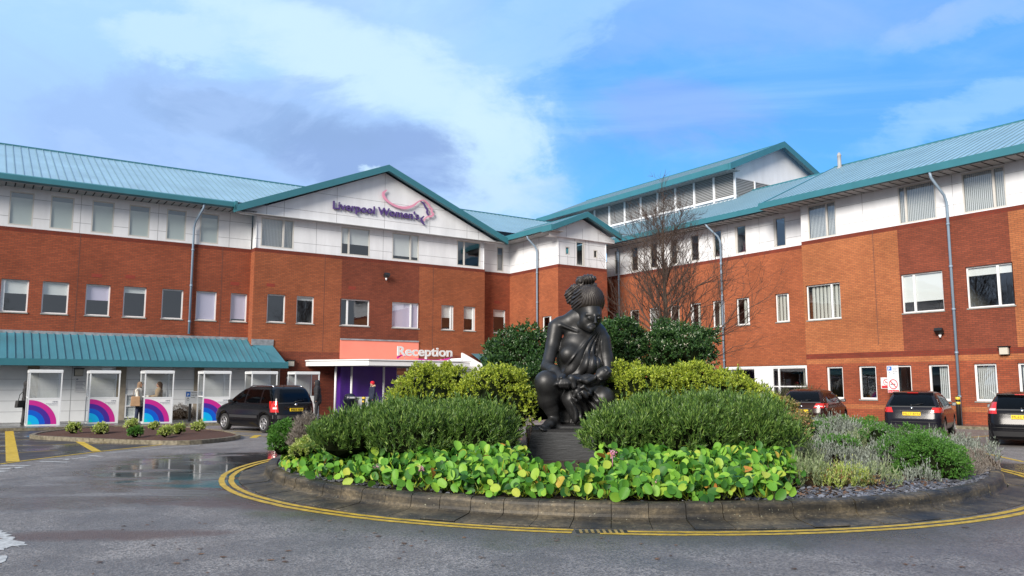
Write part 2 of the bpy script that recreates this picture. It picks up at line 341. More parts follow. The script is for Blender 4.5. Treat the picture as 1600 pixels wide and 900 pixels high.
# ================= GROUND =================
def groundmat():
    m,nt,b=newmat('asphalt'); N=nt.nodes.new; L=nt.links.new
    tc=N('ShaderNodeTexCoord'); P=tc.outputs['Object']
    def noise(sc,det=5,rough=.6,stretch=None,dist=0):
        n=N('ShaderNodeTexNoise'); n.inputs['Scale'].default_value=sc; n.inputs['Detail'].default_value=det; n.inputs['Roughness'].default_value=rough; n.inputs['Distortion'].default_value=dist
        if stretch:
            mp=N('ShaderNodeMapping'); mp.inputs[3].default_value=stretch; L(P,mp.inputs[0]); L(mp.outputs[0],n.inputs[0])
        else: L(P,n.inputs[0])
        return n.outputs[0]
    def mr(v,a,b_,c=0,d=1,smooth=True):
        n=N('ShaderNodeMapRange'); n.interpolation_type='SMOOTHSTEP' if smooth else 'LINEAR'; L(v,n.inputs[0])
        for i,x in enumerate((a,b_,c,d)): n.inputs[i+1].default_value=x
        return n.outputs[0]
    def M2(op,a,b_=0.0,cl=False):
        n=N('ShaderNodeMath'); n.operation=op; n.use_clamp=cl
        for i,x in enumerate((a,b_)):
            if isinstance(x,(int,float)): n.inputs[i].default_value=x
            else: L(x,n.inputs[i])
        return n.outputs[0]
    def mix(f,c1,c2):
        n=N('ShaderNodeMix'); n.data_type='RGBA'
        if isinstance(f,(int,float)): n.inputs[0].default_value=f
        else: L(f,n.inputs[0])
        for i,c in ((6,c1),(7,c2)):
            if isinstance(c,tuple): n.inputs[i].default_value=(*c,1)
            else: L(c,n.inputs[i])
        return n.outputs[2]
    vor=N('ShaderNodeTexVoronoi'); vor.inputs['Scale'].default_value=48; L(P,vor.inputs[0])
    sp=mr(vor.outputs['Color'],.15,.85); fine=noise(45,4,.7); big=noise(.35,6,.6,None,.5); mid=noise(1.4,6,.65,(1,.7,1))
    c=mix(sp,(.085,.078,.075),(.34,.31,.29)); c=mix(M2('MULTIPLY',mr(fine,.35,.65),.45),c,(.165,.150,.142))
    c=mix(M2('MULTIPLY',mr(mid,.38,.62),.55),c,(.115,.102,.096)); c=mix(M2('MULTIPLY',mr(big,.48,.60),.45),c,(.075,.068,.066))
    sx=N('ShaderNodeSeparateXYZ'); L(P,sx.inputs[0]); X,Y,_=sx.outputs
    def blob(x0,y0,ra,rb,rot,nz,amp):
        ca,sa=math.cos(rot),math.sin(rot); da=M2('SUBTRACT',X,x0); db=M2('SUBTRACT',Y,y0)
        p=M2('DIVIDE',M2('ADD',M2('MULTIPLY',da,ca),M2('MULTIPLY',db,sa)),ra); q=M2('DIVIDE',M2('SUBTRACT',M2('MULTIPLY',db,ca),M2('MULTIPLY',da,sa)),rb)
        return M2('ADD',M2('ADD',M2('MULTIPLY',p,p),M2('MULTIPLY',q,q)),M2('MULTIPLY',M2('SUBTRACT',nz,.5),amp))
    strk=noise(.8,6,.6,(.35,1.3,1),.3)
    pud=mr(blob(-5.4,16.8,3.2,4.3,.30,strk,3.0),1.5,.5); pud2=mr(blob(-7.0,13.3,3.6,.8,.28,strk,2.4),1.1,.3,0,.55)
    pud3=mr(blob(-4.6,21.5,1.8,3.0,-.2,strk,2.0),1.2,.7); pud4=mr(blob(10.6,15.5,1.6,2.2,.0,strk,2.4),1.2,.7,0,.9)
    wet=M2('MAXIMUM',M2('MAXIMUM',pud,pud2),M2('MAXIMUM',pud3,pud4))
    pud5=mr(blob(-7.4,11.6,4.0,.9,.18,strk,2.6),1.2,.5,0,.6); pud6=mr(blob(-3.0,12.6,2.6,1.0,.3,strk,2.6),1.2,.5,0,.5); wet=M2('MAXIMUM',wet,M2('MAXIMUM',pud5,pud6))
    wet=M2('MULTIPLY',wet,mr(strk,.34,.47,.3,1))
    dx=M2('SUBTRACT',X,2.14); dy=M2('SUBTRACT',Y,17.05); r=M2('SQRT',M2('ADD',M2('MULTIPLY',dx,dx),M2('MULTIPLY',dy,dy)))
    rimn=M2('ADD',r,M2('MULTIPLY',M2('SUBTRACT',mid,.5),2.2)); damp=mr(rimn,9.0,7.9)
    c=mix(M2('MULTIPLY',damp,.72),c,(.052,.048,.036))
    moss=mr(noise(.9,5,.6,(.6,1,1)),.52,.66); c=mix(M2('MULTIPLY',M2('MULTIPLY',damp,moss),.5),c,(.075,.075,.022))
    rust=mr(blob(-3.7,11.6,2.6,.45,-.22,mid,3.0),1.2,.2); rust=M2('MAXIMUM',rust,mr(blob(-4.6,9.3,1.6,.4,.1,mid,2.2),1.0,.2)); c=mix(M2('MULTIPLY',rust,.7),c,(.085,.042,.028))
    # leaf litter / crumbs
    v2=N('ShaderNodeTexVoronoi'); v2.inputs['Scale'].default_value=2.6; v2.inputs['Randomness'].default_value=1; mp=N('ShaderNodeMapping'); mp.inputs[3].default_value=(1,1.9,1); L(P,mp.inputs[0]); L(mp.outputs[0],v2.inputs[0])
    spot=M2('MULTIPLY',mr(M2('ADD',v2.outputs['Distance'],M2('MULTIPLY',fine,.08)),.16,.12),mr(noise(.6,3,.5),.45,.53)); c=mix(M2('MULTIPLY',spot,.85),c,(.03,.027,.025))
    c=mix(M2('MULTIPLY',wet,.8),c,(.035,.036,.038))
    L(c,b.inputs['Base Color'])
    rg=mr(wet,0,1,.60,.045,False); rg2=M2('SUBTRACT',rg,M2('MULTIPLY',M2('MULTIPLY',damp,.22),M2('SUBTRACT',1.0,wet))); rg3=M2('SUBTRACT',rg2,M2('MULTIPLY',mr(big,.45,.65),M2('MULTIPLY',M2('SUBTRACT',1.0,wet),.16)))
    L(rg3,b.inputs['Roughness']); b.inputs['Specular IOR Level'].default_value=.5
    bp=N('ShaderNodeBump'); bp.inputs['Distance'].default_value=.006; L(M2('SUBTRACT',1.0,M2('MULTIPLY',wet,.985)),bp.inputs['Strength'])
    L(M2('ADD',vor.outputs['Distance'],fine),bp.inputs['Height']); L(bp.outputs[0],b.inputs['Normal']); return m
M['asphalt']=groundmat()
def tarmac(name,c1,c2,rough,scale=60):
    m,nt,b=newmat(name); N=nt.nodes.new; L=nt.links.new; tc=N('ShaderNodeTexCoord')
    n=N('ShaderNodeTexNoise'); n.inputs['Scale'].default_value=scale; n.inputs['Detail'].default_value=4; L(tc.outputs['Object'],n.inputs[0])
    g=N('ShaderNodeTexNoise'); g.inputs['Scale'].default_value=.7; g.inputs['Detail'].default_value=6; L(tc.outputs['Object'],g.inputs[0])
    r=N('ShaderNodeValToRGB'); r.color_ramp.elements[0].color=(*c1,1); r.color_ramp.elements[1].color=(*c2,1); r.color_ramp.elements[0].position=.35; r.color_ramp.elements[1].position=.65; L(n.outputs[0],r.inputs[0]); L(r.outputs[0],b.inputs['Base Color'])
    mr=N('ShaderNodeMapRange'); L(g.outputs[0],mr.inputs[0]); mr.inputs[1].default_value=.4; mr.inputs[2].default_value=.62; mr.inputs[3].default_value=rough; mr.inputs[4].default_value=rough*.35; L(mr.outputs[0],b.inputs['Roughness'])
    bp=N('ShaderNodeBump'); bp.inputs['Strength'].default_value=.3; bp.inputs['Distance'].default_value=.004; L(n.outputs[0],bp.inputs['Height']); L(bp.outputs[0],b.inputs['Normal']); return m
M['tar']=tarmac('dark_tarmac',(.018,.019,.023),(.045,.046,.052),.5)
M['pave']=tarmac('pavement',(.05,.05,.053),(.11,.105,.10),.45,25)
M['kerb']=tarmac('kerb_stone',(.11,.095,.065),(.24,.21,.15),.75,9)
def conc():
    m,nt,b=newmat('kerb_concrete'); N=nt.nodes.new; L=nt.links.new; tc=N('ShaderNodeTexCoord')
    def nz(sc,d,st=None):
        n=N('ShaderNodeTexNoise'); n.inputs['Scale'].default_value=sc; n.inputs['Detail'].default_value=d; n.inputs['Roughness'].default_value=.65
        if st:
            mp=N('ShaderNodeMapping'); mp.inputs[3].default_value=st; L(tc.outputs['Object'],mp.inputs[0]); L(mp.outputs[0],n.inputs[0])
        else: L(tc.outputs['Object'],n.inputs[0])
        return n.outputs[0]
    def ramp(v,e):
        r=N('ShaderNodeValToRGB'); L(v,r.inputs[0]); cr=r.color_ramp
        while len(cr.elements)<len(e): cr.elements.new(.5)
        for el,(p,c) in zip(cr.elements,e): el.position=p; el.color=(*c,1)
        return r.outputs[0]
    a=ramp(nz(1.6,8,(1,1,5)),[(.36,(.016,.014,.011)),(.50,(.060,.048,.030)),(.66,(.16,.125,.075))])
    bb=ramp(nz(22,5),[(.35,(.35,.35,.35)),(.6,(1,1,1)),(.72,(1.7,1.6,1.4))])
    mx=N('ShaderNodeMix'); mx.data_type='RGBA'; mx.blend_type='MULTIPLY'; mx.inputs[0].default_value=.8; L(a,mx.inputs[6]); L(bb,mx.inputs[7])
    sp=N('ShaderNodeMapRange'); L(nz(34,2),sp.inputs[0]); sp.inputs[1].default_value=.69; sp.inputs[2].default_value=.73
    m2=N('ShaderNodeMix'); m2.data_type='RGBA'; L(sp.outputs[0],m2.inputs[0]); L(mx.outputs[2],m2.inputs[6]); m2.inputs[7].default_value=(.28,.28,.2,1)
    L(m2.outputs[2],b.inputs['Base Color']); b.inputs['Roughness'].default_value=.6
    bp=N('ShaderNodeBump'); bp.inputs['Strength'].default_value=.5; bp.inputs['Distance'].default_value=.01; L(nz(16,6),bp.inputs['Height']); L(bp.outputs[0],b.inputs['Normal']); return m
M['conc']=conc()
def structure(name,mb,mat,**k): o=mb.build(name,mat,**k); o['kind']='structure'; return o
g=MB(); g.face([(-1500,-1500,0),(1500,-1500,0),(1500,1500,0),(-1500,1500,0)]); structure('road',g,M['asphalt'])
def poly(name,pts,z,mat,thick=0,kind='structure',side=None):
    m=MB(); pts=[(p[0],p[1]) for p in pts]
    if thick: m.prism(pts,z-thick,z,plane='xy')
    else: m.face([(x,y,z) for x,y in pts])
    o=m.build(name,mat); o['kind']=kind; return o
bnd=[gnd(x,y)[:2] for x,y in ((262,694),(237,697),(150,706.5),(80,715),(25,722),(0,725.5))]
poly('parking_bay',[gnd(345,682)[:2],gnd(300,689)[:2]]+bnd+[(-13.5,14.6),(-30,4),(-40,20),uvw(-14,34.4)[:2],uvw(7.5,34.4)[:2]],.004,M['tar'])
def strip(m,a,b,w,z):
    a=np.array(a[:2]);b=np.array(b[:2]);d=b-a;d/=np.hypot(*d);n=np.array([-d[1],d[0]])*w/2
    m.face([(*(a-n),z),(*(b-n),z),(*(b+n),z),(*(a+n),z)])
def pathstrip(m,pts,w,z):
    pts=[np.array(p[:2]) for p in pts]; L=[]
    for i,p in enumerate(pts):
        d=pts[min(i+1,len(pts)-1)]-pts[max(i-1,0)]; d=d/np.hypot(*d); n=np.array([-d[1],d[0]])*w/2; L.append((p-n,p+n))
    for i in range(len(pts)-1): m.face([(*L[i][0],z),(*L[i+1][0],z),(*L[i+1][1],z),(*L[i][1],z)])
G=lambda x,y:gnd(x,y)[:2]
m=MB(); pathstrip(m,bnd[::-1]+[G(290,692)],.10,.0085)
pathstrip(m,[(-13.5,14.5),G(0,725.5)],.1,.0085)
strip(m,G(14,671),G(20,721.5),.26,.008); strip(m,G(118,687),G(151,705.5),.2,.008); strip(m,G(238,691),G(257,694.6),.2,.008)
strip(m,G(-60,700),G(180,692),.05,.008); strip(m,G(-60,713),G(90,704),.05,.008); strip(m,G(-60,690),G(48,687),.05,.008)
strip(m,G(335,674),G(440,676),.1,.005); strip(m,G(300,669),G(345,673),.1,.005); strip(m,G(395,684.5),G(403,680),.22,.005); strip(m,G(372,681),G(425,682),.1,.009)
strip(m,G(1536,661),G(1640,672),.1,.005); strip(m,G(1510,684),G(1600,677),.1,.005); strip(m,G(1500,700),G(1600,722),.1,.005)
structure('yellow_bay_lines',m,M['yellow'])
m=MB(); pathstrip(m,[G(166,708.5),G(240,701.5),G(312,696)],.09,.005)
for a,b,w in (((60,721),(108,722.5),.12),((62,717.5),(112,717.5),.1),((100,719),(140,714),.1),((138,712),(160,713.5),.14),((0,727.5),(46,728),.13),((0,733),(22,731.5),.22),((-40,735),(8,737),.2),((22,731),(34,731),.3)): strip(m,G(*a),G(*b),w,.005)
def ragged(pts,n=7,amp=.05):
    out=[]; q=[np.array(p) for p in pts]
    for i in range(len(q)):
        a,b=q[i],q[(i+1)%len(q)]
        for k in range(n):
            t=k/n; out.append(tuple(a+(b-a)*t+(rng.normal(0,amp,2) if k else 0)))
    return out
A=[G(-60,826),G(0,829),G(14,832),G(24,841),G(44,852),G(12,856),G(0,860),G(-60,872)]
m.face([(x,y,.005) for x,y in ragged(A,6,.03)]); A=[G(-60,870),G(11,869),G(2,888),G(-60,905)]; m.face([(x,y,.005) for x,y in ragged(A,6,.03)])
structure('white_road_marking',m,M['white_line'])
# pavements
poly('pavement',[uvw(-14,34.4)[:2],uvw(14.5,34.4)[:2],uvw(15.2,36)[:2],uvw(24,36)[:2],uvw(31,34.5)[:2],uvw(31.6,34)[:2],uvw(31.6,3)[:2],uvw(33.5,3)[:2],uvw(34.5,41.5)[:2],uvw(-14,41.5)[:2]],.11,M['pave'],.11)
m=MB()
for a,b in ((( -14,34.4),(14.5,34.4)),((31.6,34),(31.6,3))):
    a=np.array(uvw(*a));b=np.array(uvw(*b)); d=b-a; Ln=np.hypot(d[0],d[1]); d/=Ln; n=np.array([d[1],-d[0],0]) 
    k=0
    while k<Ln-.1:
        p=a+d*k; q=a+d*min(k+.9,Ln); w=n*.06
        P=[p-w,q-w,q+w,p+w]; m.mesh([(x[0],x[1],0) for x in P]+[(x[0],x[1],.114) for x in P],[(4,5,6,7),(0,1,5,4),(1,2,6,5),(2,3,7,6),(3,0,4,7)]); k+=.91
structure('pavement_kerb',m,M['kerb'])
# planted bed kerb and mulch on the left
def smooth(pts,n=5):
    pts=[np.array(p,float) for p in pts]; out=[]
    N=len(pts)
    for i in range(N):
        p0,p1,p2,p3=pts[i-1],pts[i],pts[(i+1)%N],pts[(i+2)%N]
        for k in range(n):
            t=k/n; out.append(.5*((2*p1)+(-p0+p2)*t+(2*p0-5*p1+4*p2-p3)*t*t+(-p0+3*p1-3*p2+p3)*t**3))
    return out
bed=[gnd(x,y,.08)[:2] for x,y in ((46,681),(90,684.5),(140,687),(210,689.5),(277,691),(333,688),(376,681.5),(352,674),(290,668),(230,666),(150,668),(80,674))]
bp_=smooth(bed,3); cen=sum(bp_)/len(bp_)
m=MB()
for i in range(len(bp_)):
    a,b=bp_[i],bp_[(i+1)%len(bp_)]; e=(b-a); e=e*.985; b=a+e
    def inn(p): d=cen-p; return p+d/np.hypot(*d)*.14
    P=[a,b,inn(b),inn(a)]; m.mesh([(x[0],x[1],0) for x in P]+[(x[0],x[1],.12) for x in P],[(4,5,6,7),(0,1,5,4),(1,2,6,5),(2,3,7,6),(3,0,4,7)])
structure('bed_kerb',m,M['kerb'])
m=MB(); n=len(bp_); inner=[p+(cen-p)/np.hypot(*(cen-p))*.13 for p in bp_]; vs=[(p[0],p[1],.09) for p in inner]
for t,z in ((.3,.13),(.7,.17)): vs+=[((p+(cen-p)*t)[0],(p+(cen-p)*t)[1],z+rng.normal(0,.012)) for p in inner]
vs.append((cen[0],cen[1],.18)); fs=[(j*n+i,j*n+(i+1)%n,(j+1)*n+(i+1)%n,(j+1)*n+i) for j in range(2) for i in range(n)]+[(2*n+i,2*n+(i+1)%n,3*n) for i in range(n)]
m.mesh(vs,fs,0,True); structure('mulch_bed',m,M['mulch'])
# ---- roundabout
RC=np.array([2.14,17.05]); LOC=(RC[0],RC[1],0)
prof=[(7.46,.004),(7.445,.014),(7.10,.040),(7.04,.050),(7.01,.070),(6.998,.105),(6.99,.185),(6.98,.215),(6.955,.235),(6.91,.245),(6.83,.245),(6.80,.235),(6.79,.15)]
m=MB(); nseg=96
for k in range(nseg):
    a0=2*math.pi*k/nseg+.0006; a1=2*math.pi*(k+1)/nseg-.0006; dz=rng.normal(0,.004); dr=rng.normal(0,.004)
    m.lathe([(r+dr,z+dz) for r,z in prof],3,(RC[0],RC[1],0),0,False,a0,a1)
    for a in (a0,a1):
        c=[(RC[0]+(r+dr)*math.cos(a),RC[1]+(r+dr)*math.sin(a),z+dz) for r,z in prof]; m.face(c+[(RC[0]+6.79*math.cos(a),RC[1]+6.79*math.sin(a),0),(RC[0]+7.46*math.cos(a),RC[1]+7.46*math.sin(a),0)])
structure('roundabout_kerb',m,M['conc'])
m=MB(); m.lathe([(7.43,-.006),(7.08,.028),(6.99,.06),(6.95,.12),(6.93,.19)],138,(RC[0],RC[1],0)); structure('kerb_joint_bed',m,M['core'])
def soilz(x,y):
    r=math.hypot(x-RC[0],y-RC[1]); return .19+.22*max(0,1-(r/6.8)**2)
m=MB(); pr=[(6.82,.19)]+[(r,.19+.22*(1-(r/6.8)**2)) for r in (6.5,6,5,4,3,2,1,.01)]; m.lathe(pr,72,(RC[0],RC[1],0)); structure('island_soil',m,M['soil'])
m=MB()
for r0,r1 in ((7.80,7.70),(7.635,7.54)):
    for s0,s1 in ((math.radians(-73.4),math.radians(268.0-6.5)),):
        a=-1.0
        n=150
        for i in range(n):
            a0=2*math.pi*i/n; a1=2*math.pi*(i+1)/n; am=math.degrees((a0+a1)/2)
            if 258.2<am<262.8: continue
            w=rng.normal(0,.004)
            P=[(r0+w,a0),(r0+w,a1),(r1+w,a1),(r1+w,a0)]; m.face([(RC[0]+r*math.cos(t),RC[1]+r*math.sin(t),.0045) for r,t in P])
structure('double_yellow_line',m,plain('worn_yellow',(.46,.30,.022),.55,var=.45,scale=7))
# drain grating in the yellow line
t=thing('drain_grate','black iron gully grating set in the double yellow line in front of the statue','drain',tuple(list(at(940,830,9.5)[:2])+[0]))
m=MB(); c0=np.array(t.location[:2]); m.box(-.30,.30,-.09,.09,-.02,.006); m.build('grate_frame',M['black'],t)
m=MB()
for k in range(8): m.box(-.258+k*.068,-.226+k*.068,-.09,.09,.006,.011)
m.build('grate_bars',plain('iron',(.26,.19,.06),.6,var=.4),t)
# slate chips on the island rim
def slates():
    V=[];Fq=[]; n=0
    for i in range(5200):
        a=rng.uniform(-1.45,.35) if i<3600 else (rng.uniform(math.pi+.1,math.pi+.95) if i<4500 else rng.uniform(0,6.28)); r=6.78-abs(rng.normal(0,.42)); 
        if r<5.2: continue
        x=RC[0]+r*math.cos(a); y=RC[1]+r*math.sin(a); s=rng.uniform(.018,.05); th=rng.uniform(0,6.28); tl=rng.normal(0,.3,2); z=soilz(x,y)+.02+rng.uniform(0,.03)
        k=5; pts=[]
        for j in range(4):
            aa=th+j*math.pi/2+rng.uniform(-.35,.35); rr=s*rng.uniform(.6,1.25); dx,dy=rr*math.cos(aa),rr*math.sin(aa)*.65; pts.append((x+dx,y+dy,z+dx*tl[0]+dy*tl[1]))
        V+=pts+[(p[0],p[1],p[2]-.008) for p in pts]; b=n; Fq+=[(b,b+1,b+2,b+3)]+[(b+j,b+4+j,b+4+(j+1)%4,b+(j+1)%4) for j in range(4)]; n+=8
    o=np_mesh('slate_chippings',V,Fq,M['slate'],loc=LOC); tag(o,'grey slate chippings spread along the rim of the planted roundabout','slate chippings',kind='stuff')
slates()
# ================= BUILDING =================
BO=(20,41,0)
bld=thing('hospital_building','three storey red brick hospital with white upper cladding and blue metal roofs','building',uvw(20,41),TH)
def bb(mb,name,mat,parent=None):
    o=mb.build(name,mat,parent or bld,off=BO if (parent is None or parent is bld) else BO); return o
def P(kind,pl,a,d,z): return (a,pl+d,z) if kind=='V' else (pl+d,a,z)
def facade(mb,kind,pl,a0,a1,z0,z1,holes=(),depth=.14,mf=None):
    holes=[h for h in holes if h[0]<a1 and h[1]>a0 and h[2]<z1 and h[3]>z0]
    A=sorted({a0,a1,*[min(max(x,a0),a1) for h in holes for x in h[:2]]}); Z=sorted({z0,z1,*[min(max(x,z0),z1) for h in holes for x in h[2:4]]})
    for i in range(len(A)-1):
        for j in range(len(Z)-1):
            am,zm=(A[i]+A[i+1])/2,(Z[j]+Z[j+1])/2
            if any(h[0]<am<h[1] and h[2]<zm<h[3] for h in holes): continue
            q=[(A[i],Z[j]),(A[i+1],Z[j]),(A[i+1],Z[j+1]),(A[i],Z[j+1])]
            if kind=='U': q=q[::-1]
            mb.face([P(kind,pl,a,0,z) for a,z in q],q)
    for h in holes:
        h0,h1=max(h[0],a0),min(h[1],a1)
        for (x0,y0),(x1,y1) in (((h0,h[2]),(h1,h[2])),((h1,h[2]),(h1,h[3])),((h1,h[3]),(h0,h[3])),((h0,h[3]),(h0,h[2]))):
            mb.face([P(kind,pl,x0,0,y0),P(kind,pl,x1,0,y1),P(kind,pl,x1,depth,y1),P(kind,pl,x0,depth,y0)],[(x0,y0),(x1,y1),(x1,y1+depth),(x0,y0+depth)])
def pbox(mb,kind,pl,a0,a1,d0,d1,z0,z1,m=0):
    if kind=='V': mb.box(a0,a1,pl+d0,pl+d1,z0,z1,m)
    else: mb.box(pl+d0,pl+d1,a0,a1,z0,z1,m)
def window(kind,pl,a0,a1,z0,z1,mull=(),blind=None,bl=1.0,rec=.08,fw=.055,white=False,sill=True,trans=(),label=None):
    fm=M['frame_white'] if white else M['frame']; m=MB()
    pbox(m,kind,pl,a0,a1,rec,rec+.06,z0,z0+fw); pbox(m,kind,pl,a0,a1,rec,rec+.06,z1-fw,z1)
    pbox(m,kind,pl,a0,a0+fw,rec,rec+.06,z0+fw,z1-fw); pbox(m,kind,pl,a1-fw,a1,rec,rec+.06,z0+fw,z1-fw)
    for f in mull: x=a0+(a1-a0)*f; pbox(m,kind,pl,x-.045,x+.045,rec-.004,rec+.055,z0+fw,z1-fw)
    for f in trans: z=z0+(z1-z0)*f; pbox(m,kind,pl,a0+fw,a1-fw,rec+.002,rec+.055,z-.03,z+.03)
    w=bb(m,'window',fm)
    if label: w['label']=label
    m=MB(); q=[(a0+fw/2,z0+fw/2),(a1-fw/2,z0+fw/2),(a1-fw/2,z1-fw/2),(a0+fw/2,z1-fw/2)]; m.face([P(kind,pl,a,rec+.035,z) for a,z in q]); p=m.build('pane',M['glass'],w,off=BO)
    if sill:
        m=MB(); pbox(m,kind,pl,a0-.03,a1+.03,-.035,rec+.005,z0-.05,z0-.002); m.build('sill',M['sill'],w,off=BO)
    if blind:
        m=MB()
        if blind=='roller': zb=z1-(z1-z0)*bl; pbox(m,kind,pl,a0+.04,a1-.04,rec+.075,rec+.085,zb,z1-.02); mt=M['blind']
        elif blind=='low': pbox(m,kind,pl,a0+.04,a1-.04,rec+.07,rec+.08,z0+.02,z0+(z1-z0)*bl); mt=M['blind_low']
        elif blind=='lilac': zb=z1-(z1-z0)*bl; pbox(m,kind,pl,a0+.04,a1-.04,rec+.075,rec+.085,zb,z1-.02); mt=M['lilac']
        else:
            mt=M['blind'] if blind=='vert' else M['curtain']; x=a0+.05; lim=a0+(a1-a0)*bl
            while x<lim-.05:
                s=.075 if blind=='vert' else .10; an=.35; dd=.03
                pts=[(x,.14),(x+s*.93,.14+dd if blind=='vert' else .14+dd*((int(x*50)%2)*2-.6))]
                m.face([P(kind,pl,pts[0][0],rec+pts[0][1],z0+.04),P(kind,pl,pts[1][0],rec+pts[1][1],z0+.04),P(kind,pl,pts[1][0],rec+pts[1][1],z1-.03),P(kind,pl,pts[0][0],rec+pts[0][1],z1-.03)]); x+=s
        m.build('blind',mt,w,off=BO)
    return w
Z2=(8.62,10.12); Z1=(4.8,6.22)
vL=40.6; vG=39.96; uB=27.65; vB=35.7; uR=33.76; uY=33.0
# window tables: a0,a1,mullions,blind,length
L2F=[(a,b,(),'low',l) for a,b,l in ((-2.0,-1.07,.8),(-.4,.53,.82),(1.17,2.10,.83),(2.74,3.67,.84),(4.40,5.33,.86),(5.96,6.88,.82),(7.62,8.52,.84),(9.17,10.07,.85))]
L1F=[(-2.1,-1.1,(),'roller',.3),(-.45,.55,(),'roller',.4),(1.10,2.13,(.1,),'roller',.42),(2.65,3.68,(),'roller',.4),(4.36,5.36,(),'lilac',.5),(5.92,6.90,(),'roller',.2),(7.59,8.55,(),None,1),(9.14,10.11,(),'lilac',.95),(10.79,11.6,(),'lilac',.9)]
G2F=[(11.98,13.69,(.68,),'vert',1),(16.28,17.95,(.27,),'roller',.6),(19.31,20.98,(.68,),'roller',.85),(23.50,25.12,(.3,),None,1)]
G1F=[(12.42,13.35,(),None,1),(13.94,14.87,(),'roller',.15),(16.30,18.00,(.26,),None,1),(19.35,21.04,(.70,),'lilac',1),(22.47,23.29,(.8,),'roller',.5),(23.97,24.77,(.85,),'roller',.5)]
R2=[(37.26,37.75,()),(35.6,36.2,()),(33.95,34.55,()),(32.3,32.85,()),(30.65,31.27,()),(29.0,29.65,(.85,)),(27.35,28.1,(.85,)),(24.87,25.6,(.85,))]
R1=[(37.34,37.98,(),'curt',.8),(35.57,36.38,(),'curt',.3),(33.89,34.70,(),'vert',1),(32.22,32.98,(),'curt',.5),(30.60,31.42,(.85,),'curt',.6),(28.92,29.76,(.12,),'curt',.6),(27.26,28.12,(.15,),'curt',.6),(24.82,25.63,(.12,),'curt',1)]
Y2=[(21.54,23.04,(.33,),'vert',1),(16.89,18.52,(.80,),'vert',1),(14.17,15.81,(.27,),'vert',1),(10.3,11.9,(.3,),'vert',1),(7.5,9.1,(.3,),'vert',1)]
Y1=[(21.48,23.28,(.27,),'curt',.9),(16.81,18.58,(.70,),'roller',.72),(14.12,15.88,(.33,),'roller',.22),(10.2,12.0,(.3,),None,1),(7.3,9.1,(.3,),None,1)]
YG=[(21.55,22.38),(19.94,20.77),(18.36,19.22),(16.79,17.63),(14.97,15.82),(13.35,14.22),(11.7,12.55),(10.1,10.95),(8.4,9.25)]
def H(t,z): return [(x[0],x[1],z[0],z[1]) for x in t]
DOOR=(16.35,22.3,-.1,2.75)
w_red=MB(); w_or=MB(); w_dk=MB(); w_ye=MB(); w_so=MB(); cl=MB(); jt=MB()
# left wing
facade(w_red,'V',vL,-14,11.7,0,8.34,H(L1F,Z1)); facade(w_so,'V',vL,-14,11.7,8.34,8.52)
facade(cl,'V',vL+.05,-14,11.7,8.52,10.35,H(L2F,Z2),.05)
# gable bay
facade(w_or,'U',11.7,vG,vL,0,8.34); facade(w_so,'U',11.7,vG,vL,8.34,8.52); facade(cl,'U',11.75,vG,vL,8.52,10.3)
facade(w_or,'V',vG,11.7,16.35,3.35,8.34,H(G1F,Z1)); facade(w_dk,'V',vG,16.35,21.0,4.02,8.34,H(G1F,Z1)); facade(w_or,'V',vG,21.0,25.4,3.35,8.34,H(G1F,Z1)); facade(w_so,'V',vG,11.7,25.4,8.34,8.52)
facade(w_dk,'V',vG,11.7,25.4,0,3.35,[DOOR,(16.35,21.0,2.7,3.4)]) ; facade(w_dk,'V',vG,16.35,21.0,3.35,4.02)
facade(cl,'V',vG+.05,11.7,25.4,8.52,10.2,H(G2F,Z2),.05)
cl.face([(10.9,vG-.06,10.2),(26.35,vG-.06,10.2),(18.75,vG-.06,13.42)]); cl.face([(10.9,vG-.06,10.2),(26.35,vG-.06,10.2),(26.35,vG+.3,10.2),(10.9,vG+.3,10.2)])
facade(w_or,'U',25.4,vG,vL,0,8.34); facade(w_so,'U',25.4,vG,vL,8.34,8.52); facade(cl,'U',25.35,vG,vL,8.52,10.3)
L2b=[(26.72,27.2,(),None,1)]; L1b=[(26.45,27.35,(),'roller',.3)]
facade(w_red,'V',vL,25.4,uB,0,8.34,H(L1b,Z1)); facade(w_so,'V',vL,25.4,uB,8.34,8.52); facade(cl,'V',vL+.05,25.4,uB+.3,8.52,10.35,H(L2b,Z2),.05)
# corner block
B1=[(36.34,37.25,(.25,),None,1)]
facade(w_or,'U',uB,vB,vL,0,8.34,H(B1,(4.17,5.6))); facade(w_so,'U',uB,vB,vL,8.34,8.52); facade(cl,'U',uB+.05,vB,vL+.3,8.52,10.35)
BF=[(28.23,28.55,9.12,9.6),(29.04,29.67,8.56,9.98),(30.35,30.66,9.12,9.6)]
facade(w_red,'V',vB,uB,31.35,0,8.34); facade(w_so,'V',vB,uB,31.35,8.34,8.52); facade(cl,'V',vB+.05,uB,31.35,8.52,10.1,BF,.05)
cl.face([(26.95,vB-.1,10.1),(31.9,vB-.1,10.1),(31.9,vB-.1,10.3),(29.4,vB-.1,11.3),(26.95,vB-.1,10.3)]); cl.face([(26.95,vB-.1,10.1),(31.9,vB-.1,10.1),(31.9,vB+.3,10.1),(26.95,vB+.3,10.1)])
facade(w_red,'U',31.35,vB,38.5,0,8.52); facade(cl,'U',31.3,vB,38.5,8.52,10.3)
facade(w_dk,'V',38.5,31.35,uR,0,8.52); facade(cl,'V',38.5,31.35,uR,8.52,10.3)
